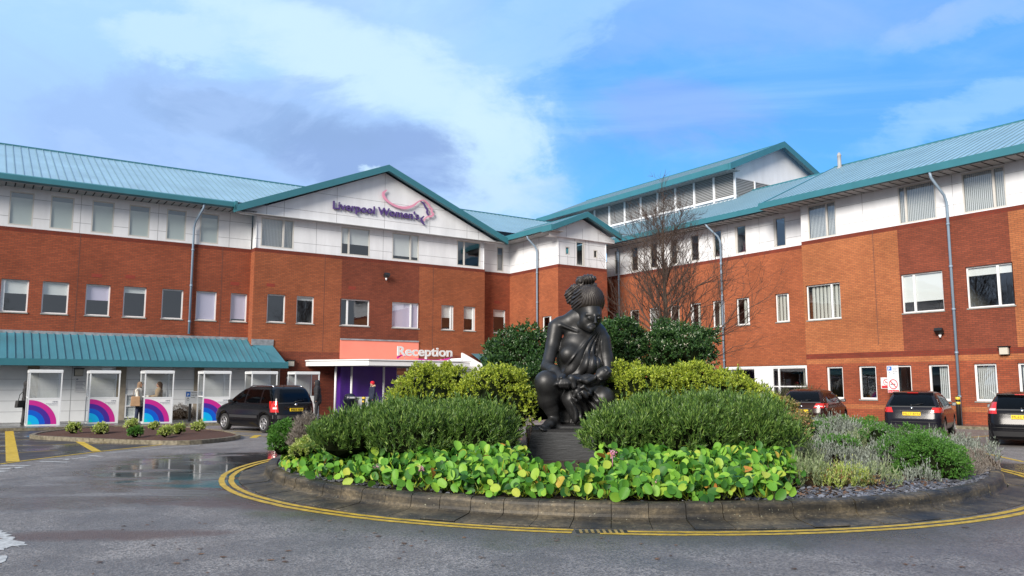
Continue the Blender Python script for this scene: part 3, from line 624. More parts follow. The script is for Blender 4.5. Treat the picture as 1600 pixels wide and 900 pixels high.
# right wing
facade(w_or,'U',uR,23.42,38.5,2.62,8.34,H(R1,Z1)+[]); facade(w_so,'U',uR,23.42,38.5,8.34,8.52)
facade(w_or,'U',uR,29.15,38.5,0,2.62); GFZ=(1.0,2.52)
facade(w_or,'U',uR,23.42,23.9,0,2.62)
facade(cl,'U',uR-.003,23.9,29.15,0,2.6,[(24.0,26.0,*GFZ),(27.05,29.07,*GFZ)])
facade(cl,'U',uR+.05,23.42,38.5,8.52,10.35,H(R2,Z2),.05)
# stepped forward bay
YB=lambda z0,z1,m,a0,a1,hol=(): facade(m,'U',uY,a0,a1,z0,z1,hol)
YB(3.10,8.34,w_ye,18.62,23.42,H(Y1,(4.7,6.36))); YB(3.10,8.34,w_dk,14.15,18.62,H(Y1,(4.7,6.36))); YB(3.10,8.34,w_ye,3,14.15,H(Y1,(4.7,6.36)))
YB(8.34,8.52,w_so,3,23.42); YB(2.86,3.10,w_so,3,23.42); YB(2.62,2.86,w_ye,3,23.42)
YB(.80,2.62,w_red,3,23.42,H(YG,(1.03,2.50))); YB(.60,.80,w_ye,3,23.42); YB(0,.60,w_red,3,23.42)
facade(w_ye,'V',23.42,uY,uR,0,8.52); facade(cl,'V',23.4,uY,uR,8.52,10.3)
facade(cl,'U',uY+.05,3,23.42,8.52,10.35,H(Y2,(8.56,10.2)),.05)
def bbi(mb,name,mat): return build_islands(mb,name,mat,bld,BO)
for m_,n_,mt in ((w_red,'wall','brick_red'),(w_or,'wall','brick_orange'),(w_dk,'wall','brick_dark'),(w_ye,'wall','brick_yellow'),(w_so,'brick_band','brick_soldier'),(cl,'cladding','clad')): bbi(m_,n_,M[mt])
# cladding joints
def jl(kind,pl,a0,a1,z,holes=()):
    xs=[(a0,a1)]
    for h in holes:
        if not h[2]<z<h[3]: continue
        xs=[s for (p,q) in xs for s in ((p,min(q,h[0])),(max(p,h[1]),q)) if s[1]-s[0]>.02]
    for p,q in xs: pbox(jt,kind,pl,p,q,-.004,0,z-.008,z+.008)
def jv(kind,pl,a,z0,z1): pbox(jt,kind,pl,a-.008,a+.008,-.0045,0,z0,z1)
for z in (9.0,9.85):
    jl('V',vL+.05,-14,11.7,z,H(L2F,Z2)); jl('V',vG+.05,11.7,25.4,z,H(G2F,Z2)); jl('V',vL+.05,25.4,uB,z,H(L2b,Z2)); jl('U',uB+.05,vB,vL,z); jl('V',vB+.05,uB,31.35,z,BF)
    jl('U',uR+.05,23.42,38.5,z,H(R2,Z2)); jl('U',uY+.05,3,23.42,z,H(Y2,(8.56,10.2))); jl('V',38.5,31.35,uR,z)
jl('V',vG-.06,12.0,25.3,10.72); jl('V',vG-.06,14.0,23.5,11.75)
for a in (3.95,7.25,10.6,-1): jv('V',vL+.05,a,8.52,10.3)
for a in (14.9,18.75): jv('V',vG+.05,a,8.52,10.2)
for a,z0,z1 in ((12.2,10.2,10.72),(13.1,10.2,11.1),(15.95,10.2,12.2),(18.75,10.2,13.4),(21.6,10.2,12.1),(24.1,10.2,11.1),(24.9,10.2,10.8)): jv('V',vG-.06,a,z0,z1)
for a in (28.4,29.9,30.6): jv('V',vB+.05,a,8.52,8.56 if a==29.9 else 9.1)
for a in (28.9,29.75,30.0): jv('V',vB+.05,a,8.52,10.1)
for a in (28.2,29.4,30.6): jv('V',vB-.1,a,10.12,10.75)
for a in (37.6,39.2): jv('U',uB+.05,a,8.52,10.3)
for a in (26.5,28.6,30.0,31.6,33.2,35): jv('U',uR+.05,a,8.52,10.3)
for a in (20.2,16.2,12.8): jv('U',uY+.05,a,8.52,10.3)
for k in range(4): jl('V',vG-.06,11,11.01,10.3)
bbi(jt,'cladding_joint',M['joint'])
# brick movement joints
m=MB()
for kind,pl,a in (('V',vL,4.0),('V',vL,10.3),('V',vG,15.4),('V',vG,21.9),('U',uY,19.75),('U',uB,37.9)): pbox(m,kind,pl,a-.012,a+.012,-.004,0,3.4,8.5)
bbi(m,'movement_joint',plain('mastic',(.10,.045,.035),.8))
# windows
def addw(tab,kind,pl,z,dfl=None,**k):
    for t in tab: window(kind,pl,t[0],t[1],z[0],z[1],t[2] if len(t)>2 else (),t[3] if len(t)>3 else dfl,t[4] if len(t)>4 else 1,**k)
addw(L2F,'V',vL+.05,Z2,rec=.0,sill=False); addw(L1F,'V',vL,Z1,white=True); addw(G2F,'V',vG+.05,Z2,rec=.0,sill=False); addw(G1F,'V',vG,Z1,white=True)
addw(L2b,'V',vL+.05,Z2,rec=.0,sill=False); addw(L1b,'V',vL,Z1,white=True); addw(B1,'U',uB,(4.17,5.6),white=True)
for h in BF: window('V',vB+.05,h[0],h[1],h[2],h[3],(.85,) if h[1]-h[0]>.5 else (),None,rec=0,sill=False)
addw(R2,'U',uR+.05,Z2,rec=.0,sill=False); addw(R1,'U',uR,Z1,white=True); addw(Y2,'U',uY+.05,(8.56,10.2),rec=0,sill=False); addw(Y1,'U',uY,(4.7,6.36),white=True)
for i,t in enumerate(YG): window('U',uY,t[0],t[1],1.03,2.50,(),('vert' if i in (3,) else 'vert' if i>=4 else None),.95 if i>=4 else .6,white=True,fw=.075)
for a0,a1 in ((24.0,26.0),(27.05,29.07)): window('U',uR-.003,a0,a1,GFZ[0],GFZ[1],(.78 if a0>26 and False else .8,),None,1,white=True,trans=(.38,),sill=False,rec=.02)
# interior shell (rooms)
m=MB()
for z in (3.1,7.3):
    m.box(-13.9,33,vL+.35,vL+5.5,z,z+.2); m.box(uR+.35,uR+5.5,3.2,40,z,z+.2)
    m.box(11.9,25.2,vG+.35,vL+.35,z,z+.2); m.box(uY+.35,uR+.3,3.2,23.2,z,z+.2); m.box(uB+.35,31.0,vB+.35,vL,z,z+.2)
m.box(-13.9,38,vL+3.4,vL+3.5,0,10.3); m.box(uR+3.4,uR+3.5,3.2,44,0,10.3)
for a in (3.9,7.2,10.6,15.1,18.7,21.8,26): m.box(a,a+.08,vL+.35,vL+3.4,0,10.3)
for a in (20.2,16.2,24.3,26.6,30.1,33.4,12.9): m.box(uR+.3,uR+3.4,a,a+.08,0,10.3)
bb(m,'interior_wall',M['room'])
# roofs
def roofquad(m,pts): m.face(pts)
m=MB(); rib=MB(); rd=MB()
m.face([(-14,39.78,10.62),(10.62,39.78,10.62),(10.62,46.5,13.65),(-14,46.5,13.65)]); m.face([(10.62,40.1,10.765),(26.9,40.1,10.765),(26.9,46.5,13.65),(10.62,46.5,13.65)]); m.face([(26.9,41.2,11.26),(37.5,41.2,11.26),(37.5,46.5,13.65),(26.9,46.5,13.65)])
m.face([(-14,46.5,13.65),(37.5,46.5,13.65),(37.5,54,10.3),(-14,54,10.3)])
sl=3.03/6.72
def ribs(u0,u1,step,p0,p1,axis='u',h=.035,w=.028):
    a=u0
    while a<u1:
        (y0,z0),(y1,z1)=p0,p1
        if axis=='u': V8=[(a-w/2,y0,z0),(a+w/2,y0,z0),(a+w/2,y1,z1),(a-w/2,y1,z1)]
        else: V8=[(y0,a-w/2,z0),(y0,a+w/2,z0),(y1,a+w/2,z1),(y1,a-w/2,z1)]
        rib.mesh([(x,y,z) for x,y,z in V8]+[(x,y,z+h) for x,y,z in V8],[(4,5,6,7),(0,1,5,4),(1,2,6,5),(2,3,7,6),(3,0,4,7)]); a+=step
ribs(-13.9,10.5,.33,(39.79,10.625),(46.5,13.65)); ribs(10.6,26.8,.33,(40.3,10.855),(46.5,13.65)); ribs(27.2,37.4,.33,(41.3,11.3),(46.5,13.65))
# gable roof
ga,gz=18.75,13.70
m.face([(10.6,39.5,10.42),(ga,39.5,gz),(ga,46.5,gz),(10.6,46.5,10.42)]); m.face([(26.7,39.5,10.42),(ga,39.5,gz),(ga,46.5,gz),(26.7,46.5,10.42)])
# block roof
m.face([(26.85,35.2,10.55),(29.4,35.2,11.6),(29.4,42.4,11.6),(26.85,42.4,10.55)]); m.face([(31.95,35.2,10.55),(29.4,35.2,11.6),(29.4,42.4,11.6),(31.95,42.4,10.55)])
ribs(35.4,41.6,.33,(26.86,10.56),(29.38,11.6),'v')
# right wing roofs
m.face([(32.88,25,10.62),(32.88,48,10.62),(39.2,48,13.47),(39.2,25,13.47)]); m.face([(39.2,25,13.47),(39.2,48,13.47),(45.5,48,10.6),(45.5,25,10.6)])
m.face([(32.08,3,10.54),(32.08,25,10.54),(38.5,25,13.43),(38.5,3,13.43)]); m.face([(38.5,3,13.43),(38.5,25,13.43),(45,25,10.5),(45,3,10.5)])
m.face([(32.08,25,10.54),(38.5,25,13.43),(38.5,25,13.15),(32.08,25,10.26)])
ribs(3.1,24.9,.33,(32.09,10.545),(38.5,13.43),'v'); ribs(25.1,47,.33,(32.89,10.625),(39.2,13.47),'v')
# plant room roof
m.face([(36.75,30.7,14.66),(36.75,50,14.66),(41.8,50,16.8),(41.8,30.7,16.8)]); m.face([(46.85,30.7,14.66),(46.85,50,14.66),(41.8,50,16.8),(41.8,30.7,16.8)])
ribs(30.8,50,.33,(36.76,14.665),(41.8,16.8),'v')
bbi(m,'roof',M['roof']); bb(rib,'roof_rib',M['rib'])
m=MB()
m.box(-14,37.5,46.42,46.58,13.62,13.70); m.box(38.42,38.58,3,25.02,13.40,13.48); m.box(39.12,39.28,25.03,48,13.44,13.52); m.box(41.7,41.9,30.7,50,16.77,16.85); m.box(26.9+2.42,26.9+2.58,35.2,41.4,11.58,11.64)
ribs_=None; bbi(m,'ridge_cap',M['teal'])
# fascias / gutters
m=MB()
m.prism([(39.62,10.40),(39.62,10.62),(39.70,10.68),(39.80,10.66),(39.80,10.34)],-14,10.55,plane='yz')
m.prism([(39.62+1,10.40),(39.62+1,10.66),(39.80+1,10.66),(39.80+1,10.34)],26.3,26.9,plane='yz')
m.box(26.72,26.88,36.0,41.0,10.36,10.66); m.box(26.72,26.9,35.1,36.0,10.30,10.64)
m.box(32.74,32.9,25.02,48,10.38,10.66); m.box(31.93,32.1,3,25.0,10.28,10.58); m.box(36.58,36.76,30.72,50,14.34,14.70)
def verge(a0,z0,a1,z1,v0,v1,h=.36,t=.0):
    m.prism([(a0,z0),(a1,z1),(a1,z1-h),(a0,z0-h)],v0,v1,plane='xz')
verge(10.5,10.47,ga,13.80,39.42,39.66); verge(ga,13.80,26.75,10.47,39.42,39.66)
m.prism([(10.5,10.66),(10.5,10.2),(10.62,10.2),(10.62,10.66)],39.42,39.9)
verge(26.75,10.60,29.4,11.68,35.08,35.3,.33); verge(29.4,11.68,32.05,10.60,35.08,35.3,.33)
verge(36.6,14.70,41.8,16.92,30.55,30.8,.40); verge(41.8,16.92,47,14.70,30.55,30.8,.40)
verge(32.0,10.56,38.5,13.46,25.0,25.1,.2)
bbi(m,'fascia',M['teal'])
# soffits with slats
m=MB(); gp=MB()
m.box(-14,11.7,39.78,vL+.3,10.32,10.35); m.box(10.6,26.7,39.6,39.92,10.18,10.21); m.box(26.0,uB+.1,39.9,vL+.3,10.32,10.35); m.box(26.86,uB+.1,35.2,41,10.325,10.355)
m.box(32.08,uY+.2,3,24.98,10.26,10.29); m.box(32.0,uR+.2,23.42,24.98,10.255,10.285); m.box(32.88,uR+.2,25.02,44,10.32,10.35); m.box(36.74,37.7,30.75,50,14.40,14.43)
a=-14
while a<11.6: gp.box(a,a+.05,39.84,vL,10.305,10.318); a+=.34
a=3.2
while a<24.9: gp.box(32.12,uY,a,a+.05,10.245,10.258); a+=.42
a=25.2
while a<38: gp.box(32.92,uR,a,a+.05,10.305,10.318); a+=.42
for k in range(4): gp.box(36.82+k*.2,36.86+k*.2,30.8,50,14.385,14.398)
bbi(m,'soffit',M['soffit']); bb(gp,'soffit_slot',M['soffit_gap'])
# plant room walls
m=MB(); m.box(37.62,37.9,31.1,50,12.7,13.0); m.prism([(37.65,14.05),(46.3,14.05),(46.3,14.9),(41.8,16.8),(37.65,14.9)],31.1,31.25); bbi(m,'cladding',M['clad'])
m=MB(); z=13.0
while z<14.4: m.box(37.60,37.66,31.1,50,z,z+.055); z+=.10
z=12.4
while z<14.05: m.box(37.66,46,31.06,31.12,z,z+.055); z+=.10
bb(m,'louvre_panel',M['louvre'])
m=MB(); m.box(37.8,37.85,31.3,50,12,14.45); m.box(37.8,46.2,31.3,31.35,12,14.4); bbi(m,'louvre_back',M['black'])
m=MB(); v=31.02
while v<50: m.box(37.52,37.6,v,v+.13,12.75,14.42); v+=1.62
for u in (39.3,40.9,42.5): m.box(u,u+.1,31.0,31.06,12.4,14.06)
m.box(37.5,37.6,31.0,50,12.86,12.98); bb(m,'louvre_post',M['clad'])
# drainpipes
def pipe(pts,name='drainpipe'):
    m=MB(); m.tube(pts,.055,10)
    p=pts[-1]; z=1.2
    zt=pts[-2][2]
    while z<zt: 
        m.tube([(p[0],p[1],z-.04),(p[0],p[1],z+.04)],.07,10); z+=1.75
    bb(m,name,M['pipe'])
pipe([(9.1,39.75,10.45),(9.1,39.75,10.2),(8.9,40.4,9.6),(8.86,40.5,9.3),(8.86,40.5,4.1)])
pipe([(26.8,37.55,10.4),(26.85,37.55,10.2),(27.4,37.55,9.75),(27.52,37.55,9.5),(27.52,37.55,.1)])
pipe([(32.0,16.55,10.35),(32.0,16.5,10.05),(32.75,16.4,9.4),(32.88,16.38,9.1),(32.88,16.38,.1)])
pipe([(32.85,29.3,10.4),(32.9,29.2,10.2),(33.5,29.0,9.7),(33.62,28.95,9.4),(33.62,28.95,.1)])
pipe([(33.55,37.2,10.2),(33.62,37.2,10.0),(33.62,37.2,.1)])
# flues
for v,u in ((24.4,38.0),(15.0,38.2)):
    m=MB(); z0=13.1; m.lathe([(.14,z0),(.14,z0+.12),(.10,z0+.14),(.10,z0+.72),(.115,z0+.74),(.115,z0+.79),(.05,z0+.93),(.0,z0+.93)],14,(u,v,0)); bb(m,'flue',M['louvre'])
# air bricks
m=MB()
for a,z in ((4.55,6.55),(5.95,6.6),(10.75,6.62)): m.box(a,a+.42,vL-.006,vL+.01,z,z+.16)
for a,z in ((12.35,6.6),(16.75,6.75),(26.5,6.6)): m.box(a,a+.42,(vG if a<25 else vL)-.006,vL if a>25 else vG+.01,z,z+.16)
m.box(28.25,28.45,vB-.006,vB,6.75,7.2); bbi(m,'air_brick',M['vent'])
# reception front
m=MB(); m.box(16.35,21.0,vG-.05,vG-.002,3.02,4.02); bb(m,'coloured_panel',M['salmon'])
m=MB(); m.box(16.35,21.0,vG-.09,vG+.0,4.025,4.10); m.box(-14,11.69,vL-.06,vL-.003,3.88,4.02); m.box(11.7,12.8,vG-.05,vG-.003,3.62,3.92); m.box(25.4,27.6,vL-.05,vL-.003,3.60,3.75); bbi(m,'lead_flashing',M['lead'])
m=MB(); m.box(16.15,19.35,39.28,39.40,.11,2.72); m.box(16.15,16.27,39.40,vG+.2,.11,2.72); bbi(m,'entrance_wall',M['purple'])
m=MB()
for a in (19.4,20.75,21.0,22.25): m.box(a,a+.07,39.5,39.58,.11,2.72)
for z in (.72,1.55,2.1,2.66): m.box(19.47,20.75,39.51,39.57,z,z+.06)
m.box(21.07,22.25,39.51,39.57,2.1,2.16); m.box(19.4,22.3,39.49,39.59,2.67,2.75); er=bb(m,'entrance_screen',M['frame_white'])
m=MB(); m.box(19.47,20.75,39.535,39.542,.11,2.66); bb(m,'screen_glass',M['glass'])
m=MB(); m.box(16.4,22.25,41.8,41.9,.1,2.75); m.box(16.3,22.3,39.6,41.8,2.72,2.78); m.box(16.3,22.3,39.45,41.8,.11,.116); bbi(m,'lobby_wall',M['room'])
m=MB(); m.box(19.55,20.7,39.50,39.505,.80,1.5); bb(m,'notice_panel',plain('notice_purple',(.09,.06,.28),.5))
m=MB(); m.box(19.98,20.28,39.50,39.505,1.66,2.03); bb(m,'paper_notice',M['white'])
# left lean-to
m=MB(); m.face([(-14,38.35,2.72),(12.95,38.35,2.72),(12.2,vL,3.92),(-14,vL,3.92)]); m.face([(12.95,38.35,2.72),(13.0,vG,2.85),(12.75,vG,3.62),(12.2,vL,3.92)])
m.face([(12.95,38.35,2.72),(12.75,vG-.02,3.64),(11.72,vG-.02,3.62)])
bb(m,'lean_to_roof',M['roof_dark'])
rib=MB(); ribs(-13.9,12.3,.30,(38.36,2.725),(vL,3.925),h=.05,w=.035); bb(rib,'lean_to_rib',M['roof_dark'])
m=MB(); m.box(-14,13.02,38.22,38.36,2.46,2.74); m.box(12.95,13.07,38.36,vG,2.50,2.78); m.box(-14,13,38.36,39.4,2.46,2.49); bbi(m,'lean_to_fascia',M['teal'])
m=MB(); m.box(-14,13.0,39.4,39.5,.1,2.47); bbi(m,'lean_to_wall',M['clad_low'])
m=MB()
for z in (.55,1.0,1.45,1.9): m.box(-14,13.0,39.395,39.4,z-.006,z+.006)
for a in (3.9,6.62,8.0,10.2): m.box(a-.008,a+.008,39.394,39.4,.1,2.47)
bb(m,'lean_to_joint',M['joint'])
m=MB()
for a in (-.9,2.25,5.62,8.95,12.55): m.box(a,a+.42,39.34,39.395,.1,2.47)
bbi(m,'timber_post',M['stone_post'])
for a0,a1,z0,z1,tr in ((6.05,6.55,.2,1.25,(.5,)),(5.0,5.55,2.2,2.46,())): window('V',39.34,a0,a1,z0,z1,(),None,1,white=True,trans=tr,sill=False,rec=-.0)
# small lean-to right of the gable
m=MB(); m.face([(23.9,37.3,2.7),(27.6,37.3,2.7),(27.6,vL,3.66),(24.6,vL,3.66)]); bb(m,'lean_to_roof',M['roof_dark'])
m=MB(); m.box(22.4,27.6,37.5,37.6,.1,2.68); m.box(22.4,22.5,37.6,vG,.1,3.1); m.prism([(37.2,2.6),(39.96,3.5),(39.96,2.6)],23.8,23.92,plane='yz'); bbi(m,'lean_to_wall',M['clad_low'])
# ================= ENTRANCE CANOPY, SIGNS =================
def bthing(name,label,cat,u,v,z=0,face='V',group=None): return thing(name,label,cat,uvw(u,v,z),TH if face=='V' else TH-math.pi/2,group)
t=bthing('entrance_canopy','flat white canopy on slim white posts over the reception door','canopy',18.5,38.5)
pts=[(14.5,39.3),(16.45,36.5),(22.3,36.5),(22.3,39.9),(14.5,39.9)]
m=MB(); m.prism([(a-18.5,b-38.5) for a,b in pts],2.61,2.83,plane='xy'); m.prism([((a-18.5)*1.01,(b-38.5)*1.02-.01) for a,b in pts],2.86,2.92,plane='xy'); m.build('canopy_deck',M['white'],t)
for a,b in ((16.6,38.9),(15.75,38.95),(18.25,38.55)):
    m=MB(); m.tube([(a-18.5,b-38.5,.11),(a-18.5,b-38.5,2.62)],.06,12); m.build('post',M['white'],t)
def text_mesh(txt,size,depth=.02,bold=0.0,space=1.0):
    cu=bpy.data.curves.new('txt','FONT'); cu.body=txt; cu.size=size; cu.extrude=depth; cu.offset=bold; cu.space_character=space; cu.align_x='LEFT'
    o=bpy.data.objects.new('txt',cu); C.objects.link(o); dg=bpy.context.evaluated_depsgraph_get(); dg.update(); me=bpy.data.meshes.new_from_object(o.evaluated_get(dg))
    V=np.array([v.co[:] for v in me.vertices]) if len(me.vertices) else np.zeros((0,3)); Fc=[tuple(p.vertices) for p in me.polygons]
    bpy.data.objects.remove(o); bpy.data.curves.remove(cu); bpy.data.meshes.remove(me); return V,Fc
def lettering(mb,txt,x,z,width,height,y=0,depth=.02,bold=.0,mi=0,shear=0):
    V,Fc=text_mesh(txt,1.0,.5,bold)
    if not len(V): return
    x0,x1=V[:,0].min(),V[:,0].max()
    sx=width/(x1-x0); W_=np.stack([(V[:,0]-x0)*sx+x+V[:,1]*height*shear,-V[:,2]*2*depth+y,V[:,1]*height+z],1); mb.mesh(W_,Fc,mi)
# gable lettering
t=bthing('lettering_sign','purple raised lettering with a pink and purple ribbon face emblem on the white gable','sign',15.7,vG-.07,11.0)
m=MB(); lettering(m,"Liverpool Women's",0,0,5.15,.60,-.07,.04,.014); m.build('lettering',M['letter_purple'],t)
def ribbon(mb,pts,wd,y,dep=.03,n=9):
    P_=[np.array(p,float) for p in pts]; out=[];wo=[]
    for i in range(len(P_)-1):
        p0=P_[max(i-1,0)];p1=P_[i];p2=P_[i+1];p3=P_[min(i+2,len(P_)-1)]
        for k in range(n):
            q=k/n; out.append(.5*((2*p1)+(-p0+p2)*q+(2*p0-5*p1+4*p2-p3)*q*q+(-p0+3*p1-3*p2+p3)*q**3)); wo.append(wd[i]*(1-q)+wd[i+1]*q)
    out.append(P_[-1]);wo.append(wd[-1]); L_=[];R_=[]
    for i,p in enumerate(out):
        d=out[min(i+1,len(out)-1)]-out[max(i-1,0)]; d/=max(np.hypot(*d),1e-6); nn=np.array([-d[1],d[0]])*wo[i]/2; L_.append(p+nn); R_.append(p-nn)
    N_=len(out); vs=[(q[0],y,q[1]) for q in L_]+[(q[0],y,q[1]) for q in R_]+[(q[0],y+dep,q[1]) for q in L_]+[(q[0],y+dep,q[1]) for q in R_]
    fs=[]
    for i in range(N_-1): fs+=[(i,i+1,N_+i+1,N_+i),(i,i+1,2*N_+i+1,2*N_+i),(N_+i,N_+i+1,3*N_+i+1,3*N_+i)]
    mb.mesh(vs,fs)
def gl(px,py): # photo pixel on the gable plane -> sign local
    a=(px-800)/F_PX; b=-(py-450)/F_PX; r=np.array([a,math.cos(PITCH)-b*math.sin(PITCH),math.sin(PITCH)+b*math.cos(PITCH)]); s=(vG-.1)/(r@VX); q=np.array([0,0,EYE])+s*r
    return (q@UX-15.7,q[2]-11.0)
m=MB()
ribbon(m,[gl(*p) for p in ((604,297),(598.5,302),(600,309),(608,317),(620,323),(632,325),(644,322),(652,316),(659,313),(664,315),(669,320))],[.03,.16,.17,.12,.13,.15,.13,.08,.06,.10,.12],-.11)
ribbon(m,[gl(*p) for p in ((669,320),(671.5,325),(674,327),(673.5,331),(676,335),(673,338),(667,339),(663,342),(662,346))],[.12,.10,.12,.10,.13,.12,.07,.09,.03],-.11)
m.build('ribbon_emblem',M['pink'],t)
m=MB(); ribbon(m,[gl(*p) for p in ((655,314),(661,318),(664,324),(667,328),(666.5,332),(669,337))],[.03,.10,.11,.12,.12,.10],-.10)
ribbon(m,[gl(*p) for p in ((662,338),(658,342),(659,347),(663,352))],[.05,.12,.14,.03],-.10); m.build('ribbon_emblem',M['letter_purple'],t)
# reception sign
t=bthing('lettering_sign','white word Reception with a magenta swoosh standing above the entrance canopy','sign',18.05,36.6,2.92)
m=MB(); lettering(m,'Reception',0,.22,3.2,.66,0,.03,.02); m.build('lettering',M['white'],t)
m=MB(); ribbon(m,[(0,.08),(.25,.22),(.5,.2),(1.0,.08),(1.6,.02),(2.2,-.02),(2.8,.04),(3.2,.2)],[.12,.06,.01,.01,.08,.10,.12,.05],.02); m.build('swoosh',M['magenta'],t)
m=MB()
for a in (.45,1.6,2.75): m.tube([(a,.05,-.06),(a,.05,.4)],.015,6)
m.build('support_rod',M['chrome'],t)
# wall lights
def bulk(u,v,z,label,face='V',kind='bulkhead'):
    t=bthing('wall_light',label,'wall light',u,v,z,face,'lights fixed to the hospital walls')
    if kind=='bulkhead':
        m=MB(); m.box(-.17,.17,-.04,0,-.14,.16); m.box(-.2,.2,-.2,0,.16,.2); m.build('housing',M['black'],t)
        m=MB(); m.box(-.15,.15,-.16,-.04,-.12,.15); m.build('diffuser',plain('diffuser',(.55,.52,.44),.4),t)
    else:
        m=MB(); m.tube([(0,0,.0),(0,-.18,.05)],.03,8); m.prism([(-.28,.12),(-.12,-.02),(-.08,.10),(-.2,.24)],-.16,.16,plane='yz'); m.build('housing',M['black'],t)
        m=MB(); m.tube([(0,-.1,-.05),(0,-.1,-.17)],[.06,.03],10); m.build('sensor',M['white'],t)
bulk(18.9,vG-.01,7.55,'black floodlight with a white sensor high on the dark brick below the gable',kind='flood')
bulk(17.15,vG-.0,2.85,'x') if False else None
bulk(13.7,vG-.01,2.72,'square bulkhead wall light on brick between the blue lean-to and the canopy')
bulk(4.15,39.38,2.18,'square bulkhead wall light on the white lean-to wall beside the first booth')
bulk(uY-.01,14.6,2.95,'square bulkhead wall light on brick above the rightmost ground floor windows','U')
bulk(uY-.01,17.0,3.75,'small black floodlight on the dark brick beside the right downpipe','U','flood')
# ================= SDF SCULPTING =================
class SDF:
    def __init__(s,lo,hi,h):
        s.lo=np.array(lo,float); s.h=h; n=np.ceil((np.array(hi)-s.lo)/h).astype(int)+1; s.n=n
        s.ax=[s.lo[i]+h*np.arange(n[i]) for i in range(3)]; s.F=np.full(n,10.0,np.float32)
    def sl(s,c0,c1,pad):
        a=np.clip(np.floor((np.minimum(c0,c1)-pad-s.lo)/s.h).astype(int),0,s.n-1); b=np.clip(np.ceil((np.maximum(c0,c1)+pad-s.lo)/s.h).astype(int)+1,1,s.n)
        return tuple(slice(a[i],b[i]) for i in range(3))
    def grid(s,S_): return s.ax[0][S_[0]][:,None,None],s.ax[1][S_[1]][None,:,None],s.ax[2][S_[2]][None,None,:]
    def comb(s,S_,d,k,mode='u'):
        F=s.F[S_]
        if mode=='u':
            hh=np.clip(.5+.5*(F-d)/k,0,1); s.F[S_]=F*(1-hh)+d*hh-k*hh*(1-hh)
        else:
            d=-d; hh=np.clip(.5-.5*(F-d)/k,0,1); s.F[S_]=F*(1-hh)+d*hh+k*hh*(1-hh)
    def cone(s,a,b,ra,rb,k=.03,mode='u'):
        a=np.array(a,float);b=np.array(b,float); S_=s.sl(a,b,max(ra,rb)+k*1.5+.02); x,y,z=s.grid(S_); ba=b-a; L2=max(ba@ba,1e-9)
        t=np.clip(((x-a[0])*ba[0]+(y-a[1])*ba[1]+(z-a[2])*ba[2])/L2,0,1)
        d=np.sqrt((x-a[0]-t*ba[0])**2+(y-a[1]-t*ba[1])**2+(z-a[2]-t*ba[2])**2)-(ra+(rb-ra)*t); s.comb(S_,d,k,mode)
    def path(s,pts,rs,k=.03,mode='u'):
        for i in range(len(pts)-1): s.cone(pts[i],pts[i+1],rs[i],rs[i+1],k,mode)
    def ell(s,c,r,rot=None,k=.03,mode='u',disp=None):
        c=np.array(c,float);r=np.array(r,float); S_=s.sl(c,c,max(r)+k*1.5+.02); x,y,z=s.grid(S_); x=x-c[0];y=y-c[1];z=z-c[2]
        if rot is not None:
            Rm=np.array(rot); X=Rm[0,0]*x+Rm[1,0]*y+Rm[2,0]*z; Y=Rm[0,1]*x+Rm[1,1]*y+Rm[2,1]*z; Z=Rm[0,2]*x+Rm[1,2]*y+Rm[2,2]*z
        else: X,Y,Z=x+0*y+0*z,y+0*x+0*z,z+0*x+0*y
        k0=np.sqrt((X/r[0])**2+(Y/r[1])**2+(Z/r[2])**2); k1=np.sqrt((X/r[0]**2)**2+(Y/r[1]**2)**2+(Z/r[2]**2)**2)+1e-6
        d=k0*(k0-1)/k1
        if disp is not None: d=d+disp(X/r[0],Y/r[1],Z/r[2])
        s.comb(S_,d,k,mode)
    def box(s,c,hs,rot=None,rr=.02,k=.03,mode='u'):
        c=np.array(c,float);hs=np.array(hs,float); S_=s.sl(c,c,np.linalg.norm(hs)+k*1.5); x,y,z=s.grid(S_); x=x-c[0]+0*y+0*z;y=y-c[1]+0*x;z=z-c[2]+0*x
        if rot is not None:
            Rm=np.array(rot); x,y,z=Rm[0,0]*x+Rm[1,0]*y+Rm[2,0]*z,Rm[0,1]*x+Rm[1,1]*y+Rm[2,1]*z,Rm[0,2]*x+Rm[1,2]*y+Rm[2,2]*z
        q=[np.abs(x)-hs[0]+rr,np.abs(y)-hs[1]+rr,np.abs(z)-hs[2]+rr]
        d=np.sqrt(sum(np.maximum(t,0)**2 for t in q))+np.minimum(np.maximum(np.maximum(q[0],q[1]),q[2]),0)-rr; s.comb(S_,d,k,mode)
    def mesh(s,name,mat,parent=None,off=(0,0,0)):
        g=vdb.FloatGrid(10.0); g.copyFromArray(np.ascontiguousarray(s.F)); p,q=g.convertToQuads(isovalue=0.0)
        V=p*s.h+s.lo-np.array(off)
        return np_mesh(name,V,q[:,::-1],mat,parent,smooth=True)
def rotm(ax,ay,az): return np.array(Matrix.Rotation(az,3,'Z')@Matrix.Rotation(ay,3,'Y')@Matrix.Rotation(ax,3,'X'))
# ---------------- statue
SD=15.2
def q(px,py,d=0): return at(px,py,SD+d)
px_=.0122
SL=np.array([.87,14.95,.30])
st=thing('mother_and_child_statue','large dark bronze statue of a seated woman holding a baby in her lap','statue',tuple(SL))
f=SDF((.18,14.1,.75),(2.2,16.0,3.3),.0135)
r=lambda p:p*px_
